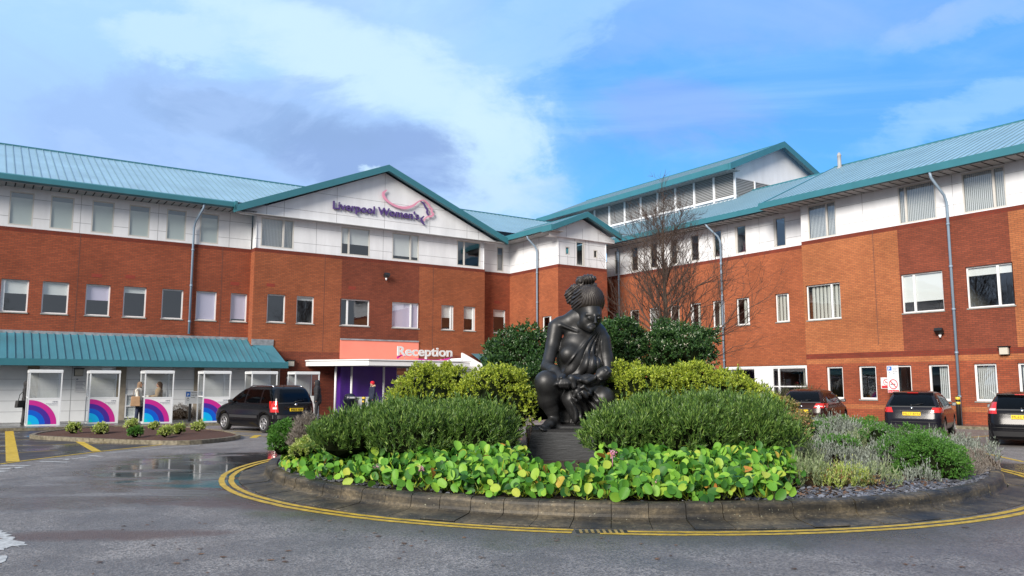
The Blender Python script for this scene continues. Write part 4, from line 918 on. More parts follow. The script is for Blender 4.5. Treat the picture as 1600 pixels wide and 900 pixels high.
# pelvis, belly, ribcage
f.ell(q(893,626,.25),(r(33),.36,r(24)),k=.05); f.cone(q(893,618,.15),q(899,580,.12),r(25),r(24),.08); f.ell(q(903,548,.12),(r(29.5),.26,r(35)),rotm(0,.12,0),.08)
f.cone(q(873,508,.14),q(938,524,.14),r(11),r(12),.09); f.path([q(878,506,.15),q(903,497,.14),q(932,515,.15)],[r(11),r(15),r(12)],.10)
f.path([q(905,512,.13),q(908,498,.08),q(913,484,.04)],[r(15),r(12.5),r(12)],.05)
f.ell(q(889,554,-.09),(r(15),.16,r(14)),k=.11); f.ell(q(922,570,-.11),(r(16),.18,r(15)),k=.10)
# clavicle ridges
f.cone(q(876,508,-.02),q(902,518,-.04),r(2.2),r(1.6),.04)
# right arm (viewer's left) resting on the knee
f.ell(q(884,556,.16),(r(15),.20,r(27)),None,.06); f.path([q(868.5,512,.12),q(863,540,.06),q(855,573,-.18)],[r(13),r(10.6),r(9.6)],.035)
f.path([q(855,574,-.20),q(866,580,-.42),q(878,592,-.66)],[r(9.8),r(9),r(6.8)],.04)
f.box(q(880,597,-.70),(r(8),.075,r(6.5)),rotm(.2,.35,.25),.03,.03)
for i in range(4): f.path([q(874.5+i*4,598+i*.3,-.76),q(875.5+i*3.9,604,-.77),q(877+i*3.6,607.5-i*.4,-.70)],[r(2.1),r(1.9),r(1.6)],.008)
f.path([q(887,594,-.72),q(891,600,-.74),q(890,604,-.74)],[r(2.6),r(2.2),r(1.8)],.012)
# left arm round the baby
f.path([q(941,532,.14),q(947,558,.10),q(950,588,.0)],[r(13.5),r(10.8),r(10)],.035)
f.path([q(949,592,-.02),q(936,600,-.34),q(920,611,-.62)],[r(10),r(8.6),r(6.5)],.04)
f.ell(q(914,615,-.70),(r(8),.07,r(6.5)),rotm(0,.5,0),.03)
for i in range(4): f.path([q(911-i*.8,611+i*3.0,-.76),q(905-i*.6,614+i*3.2,-.76),q(901-i*.2,618+i*3.0,-.72)],[r(1.9),r(1.7),r(1.4)],.006)
f.path([q(917,609,-.74),q(912,605,-.78),q(907,606,-.78)],[r(2.6),r(2.2),r(1.8)],.012)
# raised right knee, shin, foot
f.path([q(893,628,.12),q(872,612,-.25),q(855,598,-.58)],[r(24),r(21),r(17)],.06); f.ell(q(853.5,598,-.62),(r(18),.20,r(18)),k=.05)
f.path([q(855,606,-.58),q(856,625,-.52),q(862,640,-.50),q(866,652,-.50)],[r(16.5),r(15),r(10.5),r(8)],.05)
f.path([q(867,656,-.46),q(858,663,-.66),q(849,668,-.80)],[r(8.5),r(7.2),r(5)],.04); f.cone(q(868,662,-.42),q(862,667,-.6),r(6),r(5),.03)
for i,(x,y,L) in enumerate(((843.5,668.5,.90),(845.5,670.5,.93),(848.2,671.8,.94),(851,672.6,.93),(853.8,673,.90))): f.cone(q(x+4.5,y-2,-L+.14),q(x,y,-L),r(2.5),r(2.3-.15*i),.01)
# folded left leg, knee low to the right
f.path([q(903,630,.15),q(925,628,-.2),q(943,623,-.50)],[r(24),r(22),r(17)],.06); f.ell(q(944,623,-.52),(r(16),.20,r(17)),k=.05)
f.path([q(944,634,-.48),q(938,655,-.2),q(925,664,.1)],[r(15),r(13),r(10)],.05)
# seat block under the figure
f.box(q(897,655,.28)+np.array([0,0,0]),(.43,.48,.36),None,.08,.05); f.box(q(893,668,-.1),(.34,.5,.07),None,.06,.08)
# drapery gathered between the legs
f.path([q(897,600,-.42),q(893,625,-.52),q(900,652,-.56)],[r(15),r(13),r(8)],.05); f.cone(q(905,620,-.5),q(912,640,-.45),r(11),r(7),.05)
# cloth over the far thigh
f.cone(q(915,613,-.50),q(950,612,-.42),r(4),r(4),.04)
# displacement: cloth folds
x,y,z=np.meshgrid(*f.ax,indexing='ij',sparse=True)
pv=q(941,508,0); ang=np.arctan2((x-pv[0])+.0*y,-(z-pv[2])+.001); rad=np.sqrt((x-pv[0])**2+(z-pv[2])**2)
A0=q(936,505,0); B0=q(880,578,0)
side=((x-A0[0])*(B0[2]-A0[2])-(z-A0[2])*(B0[0]-A0[0]))/math.hypot(B0[0]-A0[0],B0[2]-A0[2])  
side=-side
yf=y<SD+.12
zlo=q(900,604,0)[2]; xr=q(935,0,0)[0]
mask=np.clip(side/.03+.5,0,1)*np.clip((z-zlo)/.05,0,1)*np.clip((xr-x)/.05,0,1)*yf
fold=(np.abs(np.sin(ang*17+rad*1.2+1.5*np.sin(rad*5)))**.8*1.0-.5)*.034*np.clip(rad/.35,.25,1)
f.F-= (mask*(fold+.012)).astype(np.float32)
edge=np.exp(-(side/.022)**2)*np.clip((z-zlo)/.05,0,1)*np.clip((xr+.1-x)/.05,0,1)*yf*np.clip((x-q(876,0,0)[0])/.04,0,1); f.F-=(edge*.022).astype(np.float32)
m1=(np.clip((q(900,610,0)[2]-z)/.05,0,1)*np.clip((z-q(900,662,0)[2])/.05,0,1)*np.clip((q(922,0,0)[0]-x)/.05,0,1)*np.clip((x-q(882,0,0)[0])/.03,0,1)*(y<SD-.2))
f.F-=(m1*(np.abs(np.sin((x*26+z*9+1.4*np.sin(z*9))))-.5)*.045).astype(np.float32)
body=f.mesh('body',M['bronze'],st,SL)
# baby
g=SDF((1.0,14.2,1.25),(2.0,15.4,2.2),.011)
g.ell(q(942,585,-.54),(r(11),r(10.5),r(11)),rotm(0,-.5,0),.03); g.ell(q(936,589,-.60),(r(7),.07,r(7)),k=.03)
g.cone(q(931,588,-.685),q(930,591,-.69),r(1.6),r(1.8),.01); g.ell(q(939,593,-.66),(r(3),.03,r(2)),k=.01)
g.path([q(932,594,-.52),q(918,596,-.56),q(904,598,-.58)],[r(8),r(11),r(9.5)],.04)
g.path([q(926,592,-.66),q(917,596,-.74),q(909,594,-.76)],[r(4.6),r(4),r(3)],.02); g.ell(q(907,594,-.77),(r(3.2),.035,r(2.6)),k=.015)
g.path([q(904,597,-.62),q(893,592,-.72),q(897,604,-.74)],[r(8),r(6),r(4)],.03); g.path([q(906,602,-.6),q(902,612,-.68),q(897,619,-.68)],[r(7),r(5.5),r(3.5)],.03)
g.ell(q(946,583,-.54),(r(9.5),r(10),r(10.5)),None,.01,disp=lambda X,Y,Z: -.012*np.sin(X*9)*np.sin(Z*9+1)*np.sin(Y*9))
g.mesh('baby',M['bronze'],st,SL)
# head
h=SDF((.95,14.5,2.45),(2.0,15.9,3.95),.0085)
HR=rotm(R(-24),0,R(16))
h.ell(q(918,474,.06),(r(24.5),.335,r(26)),HR,.03)
h.ell(q(922,492,-.03),(r(18),.270,r(23)),HR,.05)
h.cone(q(908,506,.0),q(923,512,-.20),r(8.5),r(6.5),.05); h.ell(q(924.5,513.5,-.255),(r(5),.055,r(4.2)),k=.03)   # jaw, chin
h.path([q(909,503,.08),q(905,512,.12)],[r(11.5),r(12)],.04)
h.cone(q(917,491.5,-.265),q(936,492,-.25),r(2.2),r(1.9),.04)        # brow
h.ell(q(921.5,496.3,-.36),(r(4.6),.045,r(3.0)),k=.022,mode='s'); h.ell(q(936,496.5,-.33),(r(3.6),.045,r(3.0)),k=.022,mode='s')
h.ell(q(921.5,496.6,-.262),(r(3.9),.040,r(2.2)),k=.010); h.ell(q(935.6,497,-.240),(r(3.0),.040,r(2.1)),k=.010)
h.cone(q(918,497.8,-.30),q(925,498.3,-.315),r(.55),r(.5),.006)
h.cone(q(930,492,-.285),q(930.3,504,-.375),r(1.3),r(1.9),.03); h.ell(q(927.8,504.9,-.34),(r(1.7),.022,r(1.2)),k=.015); h.ell(q(932.4,504.8,-.33),(r(1.4),.022,r(1.2)),k=.015)
h.cone(q(924.8,509.4,-.305),q(930.3,509.7,-.30),r(1.35),r(1.15),.016); h.cone(q(925.2,511.5,-.297),q(929.6,511.8,-.292),r(1.5),r(1.2),.016)
h.cone(q(923.6,510.5,-.32),q(931.2,510.7,-.315),r(.4),r(.4),.004,'s')
h.ell(q(914,502,-.16),(r(6),.07,r(7)),k=.08)      # cheek
h.ell(q(897.2,491,.06),(r(3.6),.06,r(7.2)),rotm(0,-.12,0),.012); h.ell(q(897.2,490,.02),(r(1.5),.02,r(4)),k=.01,mode='s')
h.mesh('head',M['bronze'],st,SL)
# hair
hh=SDF((.9,14.6,2.7),(2.05,15.95,3.98),.0085)
hh.ell(q(918,471.3,.05),(r(26.2),.362,r(26.6)),HR,.02)
x,y,z=np.meshgrid(*hh.ax,indexing='ij',sparse=True)
bp0=q(905,447,.15); pa=np.arctan2((x-bp0[0])+.30*(y-bp0[1]),-(z-bp0[2])); ph=np.arctan2(y-bp0[1],np.sqrt((x-bp0[0])**2+(z-bp0[2])**2))

# hairline: cut the face side below a sloping plane
fr=q(931,482.5,-.30); n_=np.array([.10,.20,.97]); n_/=np.linalg.norm(n_)
cut=-((x-fr[0])*n_[0]+(y-fr[1])*n_[1]+(z-fr[2])*n_[2]); fade=np.clip((-cut-.03)/.12,.0,1)
hh.F-=(.0072*fade*np.sin(pa*44+ph*10+2.2*np.sin(ph*3+pa*2))).astype(np.float32); hh.F+=(.016*np.clip(1+cut/.07,0,1)).astype(np.float32)

hh.F=np.maximum(hh.F,cut.astype(np.float32))
def roll(pts,rs,k=.02): hh.path(pts,rs,k)
roll([q(908,447,.1),q(898,452,.16),q(890,461,.2),q(890,471,.18)],[r(7),r(8),r(8),r(5)])
hh.ell(q(918,437,.14),(r(14),.15,r(8.5)),rotm(0,-.12,0),.015); hh.ell(q(907,440,.12),(r(8.5),.13,r(8)),k=.015)
hh.cone(q(907,447,.13),q(928,446,.13),r(5),r(5),.02)
b1=q(907,440,.0); rr_=np.sqrt((x-b1[0])**2+(z-b1[2])**2); zb=q(0,447,.1)[2]
mb_=np.clip((z-zb)/.02,0,1); hh.F-=(mb_*.010*np.sin(rr_*120)).astype(np.float32)
ml=np.clip((q(902,0,.1)[0]-x)/.02,0,1)*(1-mb_); hh.F-=(ml*.010*np.sin((x*-70+z*95))).astype(np.float32)
hh.mesh('hair',M['bronze_hair'],st,SL)
# plinth
m=MB()
x0,x1,y0,y1=-.60,.66,-.68,.95
m.prism([(x0,y0),(x1,y0),(x1,y1),(x0,y1)],-.25,.555,plane='xy'); m.build('plinth',M['plinth'],st)
m=MB(); m.prism([(x0+.02,y0+.02),(x1-.02,y0+.03),(x1-.01,y1-.02),(x0+.02,y1-.02)],.55,.60,plane='xy'); m.build('plinth_top',M['bronze'],st)
# ---------------- people
def person(name,label,loc,rz,coat=(.02,.02,.025),legs=(.02,.03,.06),shoes=(.02,.02,.02),hood=None,hair=None,hat=None,scarf=None,lean=0.0,reach=(0,0),H_=1.66,sit=False,coatlen=.82,puffer=False,trim=None):
    t=thing('person',label,'person',loc,rz); s=H_/1.70
    def v(x,y,z): return (x*s,y*s+ (z-1.0)*lean*(z>1.0)*-1,z*s)
    def limbs(f,g,hands=True,arms=True):
        k=.03
        f.ell(v(0,.0,.95),(.155*s+g,.11*s+g,.13*s),k=k); f.cone(v(0,0,1.02),v(0,0,1.32),.115*s+g,.13*s+g,.05)
        f.cone(v(-.15,0,1.38),v(.15,0,1.38),.065*s+g,.065*s+g,.05)
        if arms:
            for sg,rc in ((-1,reach[0]),(1,reach[1])):
                el=v(sg*.21,-.03-.06*rc,1.10+.02*rc); wr=v(sg*(.20-.07*rc),-.06-.28*rc,.88+.24*rc)
                f.path([v(sg*.185,0,1.375),el,wr],[.058*s+g,.046*s+g,.036*s+g],.02)
                if hands:
                    wr=np.array(wr); d=wr-np.array(el); d/=np.linalg.norm(d); f.ell(wr+d*.05,(.026,.024,.04),k=.01); 
                    for i in range(4): f.cone(wr+d*.07+np.array([(i-1.5)*.014,0,0]),wr+d*(.125-.008*abs(i-1.4))+np.array([(i-1.5)*.015,-.012,0]),.0095,.008,.002)
                    f.cone(wr+d*.03+np.array([-sg*.02,-.01,0]),wr+d*.075+np.array([-sg*.042,-.02,0]),.011,.009,.004)
    def legs_(f,g):
        for sg,st_ in ((-1,.05),(1,-.06)):
            f.path([v(sg*.085,0,.93),v(sg*.095,-.02+st_*.5,.50),v(sg*.10,.0+st_,.09)],[.085*s+g,.06*s+g,.042*s+g],.02)
    b=SDF((-.42,-.55,-.02),(.42,.4,1.85*s),.016)
    limbs(b,0); legs_(b,0)
    for sg,st_ in ((-1,.05),(1,-.06)): b.cone(v(sg*.10,st_+.02,.05),v(sg*.11,st_-.13,.035),.045,.035,.02)
    b.cone(v(0,.01,1.42),v(0,-.005,1.52),.052*s,.05*s,.03); b.ell(v(0,-.01,1.60),(.074*s,.092*s,.108*s),k=.02); b.cone(v(0,-.05,1.54),v(0,-.075,1.525),.045,.03,.02)
    b.cone(v(0,-.095,1.61),v(0,-.118,1.585),.010,.014,.01)
    for sg in (-1,1):
        b.ell(v(sg*.03,-.103,1.615),(.016,.012,.01),k=.006,mode='s'); b.ell(v(sg*.03,-.088,1.615),(.012,.012,.009),k=.003); b.ell(v(sg*.075,0,1.60),(.012,.02,.03),k=.008)
    b.cone(v(-.02,-.098,1.553),v(.02,-.098,1.553),.006,.006,.004)
    b.mesh('body',M['skin'],t)
    mk=lambda n,c,**k: plain(n,c,.8,var=.12,scale=6,**k)
    c=SDF((-.45,-.5,.3),(.45,.42,1.85*s),.016); limbs(c,.022,hands=False)
    c.cone(v(0,0,1.0),v(0,.0,coatlen),.135*s+.02,.15*s+.02,.05)
    if hood: c.ell(v(0,.02,1.60),(.11*s,.125*s,.135*s),k=.03); c.cone(v(0,.03,1.48),v(0,.02,1.54),.10,.11,.03); c.ell(v(0,-.13,1.595),(.07,.07,.085),k=.02,mode='s')
    else: c.cone(v(0,.01,1.42),v(0,.01,1.47),.07,.06,.02)
    if puffer:
        zz=c.ax[2][None,None,:]; c.F-=(.009*np.abs(np.sin(zz*42))).astype(np.float32)*1.0
    c.mesh('coat',mk('cloth',coat,),t)
    l=SDF((-.35,-.35,.05),(.35,.35,1.1*s),.016); legs_(l,.018); l.ell(v(0,0,.93),(.165*s,.12*s,.12*s),k=.03); l.mesh('trousers',mk('denim',legs),t)
    for sg,st_ in ((-1,.05),(1,-.06)):
        e=SDF((-.3,-.35,-.01),(.3,.35,.16),.012); e.cone(v(sg*.10,st_+.03,.055),v(sg*.11,st_-.15,.042),.052,.042,.02); e.cone(v(sg*.10,st_+.01,.06),v(sg*.10,st_,.11),.05,.048,.02); e.mesh('shoe',mk('shoe',shoes),t)
    if hair or hat or scarf:
        e=SDF((-.25,-.25,1.2*s),(.25,.3,1.85*s),.012); 
        e.ell(v(0,.008,1.625),(.088*s,.105*s,.108*s),k=.02)
        if scarf: e.cone(v(0,.02,1.56),v(0,.03,1.45),.09,.10,.03)
        if hair: e.cone(v(0,.05,1.60),v(0,.06,1.36),.085,.07,.03)
        e.ell(v(0,-.14,1.575),(.075,.085,.085 if not hat else .075),k=.015,mode='s')
        if hat: e.ell(v(0,.0,1.655),(.096,.11,.085),k=.02)
        e.mesh('hat' if hat else ('headscarf' if scarf else 'hair'),mk('headwear',hat or hair or scarf),t)
    if trim:
        e=SDF((-.25,-.25,1.3*s),(.25,.3,1.7*s),.012); e.path([v(-.10,-.02,1.46),v(-.07,.09,1.50),v(.07,.09,1.50),v(.10,-.02,1.46)],[.04,.05,.05,.04],.02); e.mesh('fur_hood',mk('fur',trim),t)
    return t
def bag(loc,rz,col,label,w=.34,h=.26,d=.14):
    t=thing('handbag',label,'bag',loc,rz); m=MB(); m.prism([(-w/2,0),(w/2,0),(w/2*.88,h),(-w/2*.88,h)],-d/2,d/2); o=m.build('bag_body',plain('bag',col,.6,var=.15),t)
    bv=o.modifiers.new('b','BEVEL'); bv.width=.03; bv.segments=3
    m=MB(); m.tube([(-w*.3,0,h-.02),(-w*.2,0,h+.22),(0,0,h+.32),(w*.2,0,h+.22),(w*.3,0,h-.02)],.012,6); m.build('strap',plain('strap',tuple(c*.6 for c in col),.6),t)
GZ=.11
p=at(43,600,31.9); person('person','person in a dark coat bending at the far left booth, dark bag on the arm',(p[0],p[1],GZ),R(100),coat=(.022,.022,.024),legs=(.05,.05,.055),hood=True,reach=(.5,.7),H_=1.70)
p=at(36,600,31.6); bag((p[0],p[1],.78),R(70),(.012,.012,.013),'black handbag hanging from the arm of the dark coated person at the far left booth',.5,.28,.16)
p=at(219,600,33.0); person('person','woman in a leopard headscarf, white jumper, jeans and white shoes beside the third booth',(p[0],p[1],GZ),R(80),coat=(.62,.60,.55),legs=(.015,.025,.06),shoes=(.7,.7,.7),scarf=(.20,.13,.08),reach=(.4,.9),H_=1.66)
p=at(213.5,600,32.7); bag((p[0],p[1],.80),R(20),(.33,.20,.11),'large tan handbag on the arm of the woman in the leopard headscarf',.38,.40,.15)
p=at(249,600,33.45); person('person','long haired person in a beige coat behind the screen of the third booth',(p[0],p[1],GZ),R(-60),coat=(.34,.25,.16),hair=(.10,.06,.04),reach=(.9,.9),H_=1.66)
p=at(497,600,36.0); person('person','person in a black hooded puffer coat standing behind the parked people carrier',(p[0],p[1],GZ),R(-75),coat=(.02,.021,.026),legs=(.015,.015,.018),hood=True,puffer=True,H_=1.74,coatlen=.80,lean=.10)
p=at(582,600,40.0); person('person','person in a red woolly hat and navy jacket at the reception entrance',(p[0],p[1],GZ),R(-55),coat=(.010,.016,.04),legs=(.03,.06,.13),hat=(.62,.01,.03),trim=(.55,.42,.28),H_=1.70)
p=uvw(34.6,20.1,.11); person('person','person sitting in dark clothes behind a ground floor window near the no smoking sign',(p[0],p[1],-.35),TH-R(90),coat=(.02,.03,.05),hair=(.02,.015,.012),H_=1.66)
# ================= CARS =================
def interp(tab,x):
    xs=[t[0] for t in tab]; return float(np.interp(x,xs,[t[1] for t in tab]))
def make_car(name,label,loc,heading,L,Wd,Hh,prof,belt,plate,paint,lamps,spoiler=False,wheelr=.305,axles=(-1.3,1.25),group='parked cars',glass_side=None,rail=False,antenna=0,roofmat=None,badge=True,strip=False,lampspec='tall'):
    """prof: list of (z, x_rear, x_front, half_width) going up; x forward."""
    t=thing(name,label,'car',loc,heading,group)
    n=7.0
    Z=[p[0] for p in prof]
    def xr(z): return float(np.interp(z,Z,[p[1] for p in prof]))
    def xf(z): return float(np.interp(z,Z,[p[2] for p in prof]))
    def hw(z): return float(np.interp(z,Z,[p[3] for p in prof]))
    def pt(th,z,off=0.0):
        a,b=(xf(z)-xr(z))/2+off,hw(z)+off; xc=(xf(z)+xr(z))/2; c,s=math.cos(th),math.sin(th); nn=9.0
        return (xc+a*math.copysign(abs(c)**(2/nn),c),b*math.copysign(abs(s)**(2/nn),s),z)
    zs=[]; 
    for i in range(len(Z)-1):
        k=max(1,int(math.ceil((Z[i+1]-Z[i])/.045))); zs+=[Z[i]+(Z[i+1]-Z[i])*j/k for j in range(k)]
    zs.append(Z[-1]); TH_=[]
    for xn in np.linspace(-.985,.985,84): TH_+= [math.acos(math.copysign(abs(xn)**4.5,xn)),2*math.pi-math.acos(math.copysign(abs(xn)**4.5,xn))]
    for yn in np.linspace(-.88,.88,21): a_=math.asin(math.copysign(abs(yn)**4.5,yn)); TH_+=[a_%(2*math.pi),math.pi-a_]
    TH_=sorted(TH_); NT=len(TH_)
    vs=[]; 
    for z in zs:
        for j in range(NT):
            x,y,zz=pt(TH_[j],z)
            for ax in axles:   # wheel arches pushed in
                dd=math.hypot(x-ax,zz-wheelr)
                if dd<wheelr+.055 and abs(y)>Wd*.36 : y=math.copysign(Wd*.5-.27,y)
            vs.append((x,y,zz))
    fs=[(i*NT+j,i*NT+(j+1)%NT,(i+1)*NT+(j+1)%NT,(i+1)*NT+j) for i in range(len(zs)-1) for j in range(NT)]
    k=len(vs); zt=zs[-1]; xa,xb=xr(zt),xf(zt); vs.append(((xa+xb)/2,0,zt+.03)); fs+=[((len(zs)-1)*NT+j,(len(zs)-1)*NT+(j+1)%NT,k) for j in range(NT)]
    k2=len(vs); vs.append((0,0,zs[0])); fs+=[((j+1)%NT,j,k2) for j in range(NT)]
    m=MB(); m.mesh(vs,fs,0,True); body=m.build('body',paint,t)
    def th_of(x,z,side):   # angle for given x on side
        a=(xf(z)-xr(z))/2; xc=(xf(z)+xr(z))/2; c=max(-1,min(1,(x-xc)/a)); nn=5.0 if z<belt else 4.2
        cc=math.copysign(abs(c)**(nn/2),c); th=math.acos(max(-1,min(1,cc))); return th if side>0 else 2*math.pi-th
    def th_rear(y,z):
        b=hw(z); nn=9.0; s=max(-1,min(1,y/b)); ss=math.copysign(abs(s)**(nn/2),s); return math.pi-math.asin(ss)
    def patch(mb,kind,z0,z1,e0,e1,side=1,off=.006,nu=8,nv=5,mi=0):
        g=[]
        for i in range(nv+1):
            z=z0+(z1-z0)*i/nv; A=e0(z);B=e1(z)
            a_,b_=(xf(z)-xr(z))/2,hw(z); xc=(xf(z)+xr(z))/2; row=[]
            for j in range(nu+1):
                w_=A+(B-A)*j/nu
                if kind=='side': row.append((w_-off*.3,side*(b_*(1-min(.999999,abs((w_-xc)/a_))**9)**(1/9)+off),z))
                else: row.append((xc-a_*(1-min(.999999,abs(w_/b_))**9)**(1/9)-off,w_+math.copysign(off*.3,w_),z))
            g.append(row)
        vs=[p for r_ in g for p in r_]; fs=[(i*(nu+1)+j,i*(nu+1)+j+1,(i+1)*(nu+1)+j+1,(i+1)*(nu+1)+j) for i in range(nv) for j in range(nu)]
        mb.mesh(vs,fs,mi,True)
    zb,zr=belt+.03,Hh-.13
    # glazing
    for side in (1,-1):
        for (a0,a1,b0,b1) in glass_side:   # bottom x range, top x range
            m=MB(); patch(m,'side',zb,zr,lambda z:a0+(b0-a0)*(z-zb)/(zr-zb),lambda z:a1+(b1-a1)*(z-zb)/(zr-zb),side); m.build('side_window',M['car_glass'],t)
    m=MB(); patch(m,'rear',zb+.02,zr+.03,lambda z:-hw(z)*.80,lambda z:hw(z)*.80,nu=14,nv=7); rw=m.build('rear_window',M['car_glass'],t)
    m=MB(); patch(m,'rear',zb-.015,zb+.02,lambda z:-hw(z)*.82,lambda z:hw(z)*.82,nu=14,nv=1,off=.008); m.build('window_seal',M['trim'],rw)
    m=MB(); 
    for i in range(6):
        pass
    # windscreen
    g=[];nu,nv=12,6
    for i in range(nv+1):
        z=zb+.0+(zr+.02-zb)*i/nv; g.append([(xf(z)-.02+.012-(abs(j/nu*2-1)**4)*.10,hw(z)*.80*(j/nu*2-1),z) for j in range(nu+1)])
    m.mesh([p for r_ in g for p in r_],[(i*(nu+1)+j,i*(nu+1)+j+1,(i+1)*(nu+1)+j+1,(i+1)*(nu+1)+j) for i in range(nv) for j in range(nu)],0,True); m.build('windscreen',M['car_glass'],t)
    # wiper
    m=MB(); zz=zb+.05; m.tube([(xr(zz)-.02,.02,zz),(xr(zz+.03)-.025,-.42*Wd/1.74*.8,zz+.05)],.010,6); m.tube([(xr(zz)-.0,.03,zz-.03),(xr(zz)-.02,.0,zz+.01)],.025,8); m.build('rear_wiper',M['black'],t)
    # lamps
    z0,z1,w0,w1,tw0,tw1=lamps
    for s in (1,-1):
        m=MB(); patch(m,'rear',z0,z1,(lambda z:s*hw(z)*(w0+(w1-w0)*(z-z0)/(z1-z0))),(lambda z:s*hw(z)*.975),off=.012,nu=6,nv=5); 
        patch(m,'side',z0,z1,(lambda z:(xf(z)+xr(z))/2-(xf(z)-xr(z))/2*(1-.975**9)**(1/9)),(lambda z:xr(z)+.22+tw0+(tw1-tw0)*(z-z0)/(z1-z0)),s,off=.012,nu=5,nv=5); lm=m.build('tail_light',M['red_lamp'],t)
        m=MB(); zz0,zz1=z0+(z1-z0)*.28,z0+(z1-z0)*.46; (lampspec=='dark') or patch(m,'rear',zz0,zz1,(lambda z:s*hw(z)*(w0+.06)),(lambda z:s*hw(z)*.95),off=.016,nu=4,nv=2); (lampspec=='dark') or m.build('reversing_light',M['clear_lamp'],lm)
    # bumper, plate
    bz=prof[2][0]
    m=MB(); patch(m,'rear',prof[1][0]+.02,prof[1][0]+.16,lambda z:-hw(z)*.94,lambda z:hw(z)*.94,off=.012,nu=14,nv=2); m.build('bumper_trim',M['trim'],t)
    m=MB(); patch(m,'rear',.50,.515,lambda z:-hw(z)*.97,lambda z:hw(z)*.97,off=.006,nu=14,nv=1); m.build('bumper_gap',M['ink'],t)
    if strip:
        for s in (1,-1):
            m=MB(); patch(m,'side',.50,.59,lambda z:axles[0]+.40,lambda z:axles[1]-.40,s,off=.012,nu=20,nv=2); m.build('side_moulding',M['trim'],t)
        m=MB(); patch(m,'rear',.50,.62,lambda z:-hw(z)*.96,lambda z:hw(z)*.96,off=.02,nu=14,nv=2); m.build('bumper_moulding',M['trim'],t)
    for s in (1,-1):    # door gaps
        m=MB()
        for xg in (glass_side[0][0]+.03,(glass_side[0][1]+glass_side[1][0])/2 if len(glass_side)>1 else .2): patch(m,'side',.32,belt-.02,lambda z:xg,lambda z:xg+.012,s,off=.004,nu=1,nv=6)
        m.build('door_gap',M['ink'],t)
        m=MB(); hx=glass_side[0][0]+.25; patch(m,'side',belt-.12,belt-.085,lambda z:hx,lambda z:hx+.17,s,off=.03,nu=2,nv=1); m.build('door_handle',paint,t)
        m=MB(); mx=glass_side[-1][1]-.28 if glass_side[-1][1]>.3 else .8; zz=belt+.07; y0=hw(zz); m.tube([(mx,s*(y0-.02),zz-.03),(mx+.01,s*(y0+.07),zz)],.025,6); m.prism([(y0+.06,zz-.05),(y0+.18,zz-.045),(y0+.20,zz+.04),(y0+.17,zz+.07),(y0+.06,zz+.065)] if s>0 else [(-y0-.06,zz-.05),(-y0-.06,zz+.065),(-y0-.17,zz+.07),(-y0-.20,zz+.04),(-y0-.18,zz-.045)],mx-.02,mx+.09,plane='yz'); mo=m.build('door_mirror',M['trim'],t)
        m=MB(); yy=[s*(y0+.075),s*(y0+.18)]; m.face([(mx-.024,yy[0],zz-.035),(mx-.024,yy[1],zz-.03),(mx-.024,yy[1],zz+.05),(mx-.024,yy[0],zz+.05)]); m.build('mirror_glass',M['chrome'],mo)
    pz=plate[1]; px0=xr(pz)-.03
    m=MB(); m.box(px0-.008,px0+.03,-.26,.26,pz-.055,pz+.055); po=m.build('number_plate',M['plate'],t)
    m=MB(); V,Fc=text_mesh(plate[0],1.0,.5,.0); a,b=V[:,0].min(),V[:,0].max(); sc=.47/(b-a)
    m.mesh([(px0-.010-.001*v[2],-( (v[0]-a)*sc-.235),pz-.035+v[1]*.098) for v in V],Fc); m.build('plate_lettering',M['ink'],po)
    if badge:
        m=MB(); zb2=pz+.17; m.lathe([(0,0),(.045,0),(.05,.012),(0,.018)],12); o=m.build('badge',M['chrome'],t); o.rotation_euler=(0,-math.pi/2,0); o.location=(xr(zb2)-.006,0,zb2)
    m=MB(); m.box(xr(pz+.09)-.02,xr(pz+.09)+.02,-.33,.33,pz+.07,pz+.10); m.build('plate_trim',M['trim'],t)
    # wheels
    for ax in axles:
        for s in (1,-1):
            yc=s*(Wd/2-.115); w=.20
            m=MB(); R0=wheelr; pr=[(R0*.64,-w/2),(R0*.9,-w/2),(R0*.985,-w/2+.02),(R0,-w/2+.05),(R0,w/2-.05),(R0*.985,w/2-.02),(R0*.9,w/2),(R0*.64,w/2)]; m.lathe(pr,28)
            wo=m.build('wheel',M['rubber'],t); wo.location=(ax,yc,R0); wo.rotation_euler=(math.pi/2*(-s),0,0)
            m=MB(); m.lathe([(R0*.66,w*.5),(R0*.62,w*.46),(R0*.60,w*.28),(0,.02)],24); m.build('rim_well',M['black'],wo)
            m=MB(); m.lathe([(R0*.68,w*.49),(R0*.66,w*.53),(R0*.60,w*.50),(R0*.59,w*.40)],28); m.lathe([(0,w*.46),(.045,w*.46),(.06,w*.40),(.06,w*.2)],16)
            for i in range(6):
                a=i*math.pi/3; ca,sa=math.cos(a),math.sin(a)
                def Q(rr,ww,z): return (rr*ca-ww*sa,rr*sa+ww*ca,z)
                P8=[Q(.03,-.026,w*.40),Q(.03,.026,w*.40),Q(R0*.63,.036,w*.46),Q(R0*.63,-.036,w*.46)]; m.mesh(P8+[(x,y,z-.03) for x,y,z in P8],[(0,1,2,3),(0,4,5,1),(1,5,6,2),(2,6,7,3),(3,7,4,0)])
            m.build('rim',M['alloy'],wo)
    m=MB(); m.box(axles[0]-.3,axles[1]+.3,-Wd*.40,Wd*.40,.16,.30); m.build('underbody',M['black'],t)
    if spoiler:
        m=MB(); zz=Hh-.05; x0=xr(zz-.02); m.prism([(x0+.22,zz+.045),(x0-.05,zz+.02),(x0-.06,zz-.005),(x0+.10,zz-.03)],-hw(zz-.05)*.93,hw(zz-.05)*.93,plane='xz'); so=m.build('roof_spoiler',paint,t); 
        m=MB(); m.box(x0-.065,x0-.055,-.16,.16,zz-.002,zz+.018); m.build('brake_light',M['red_lamp'],so)
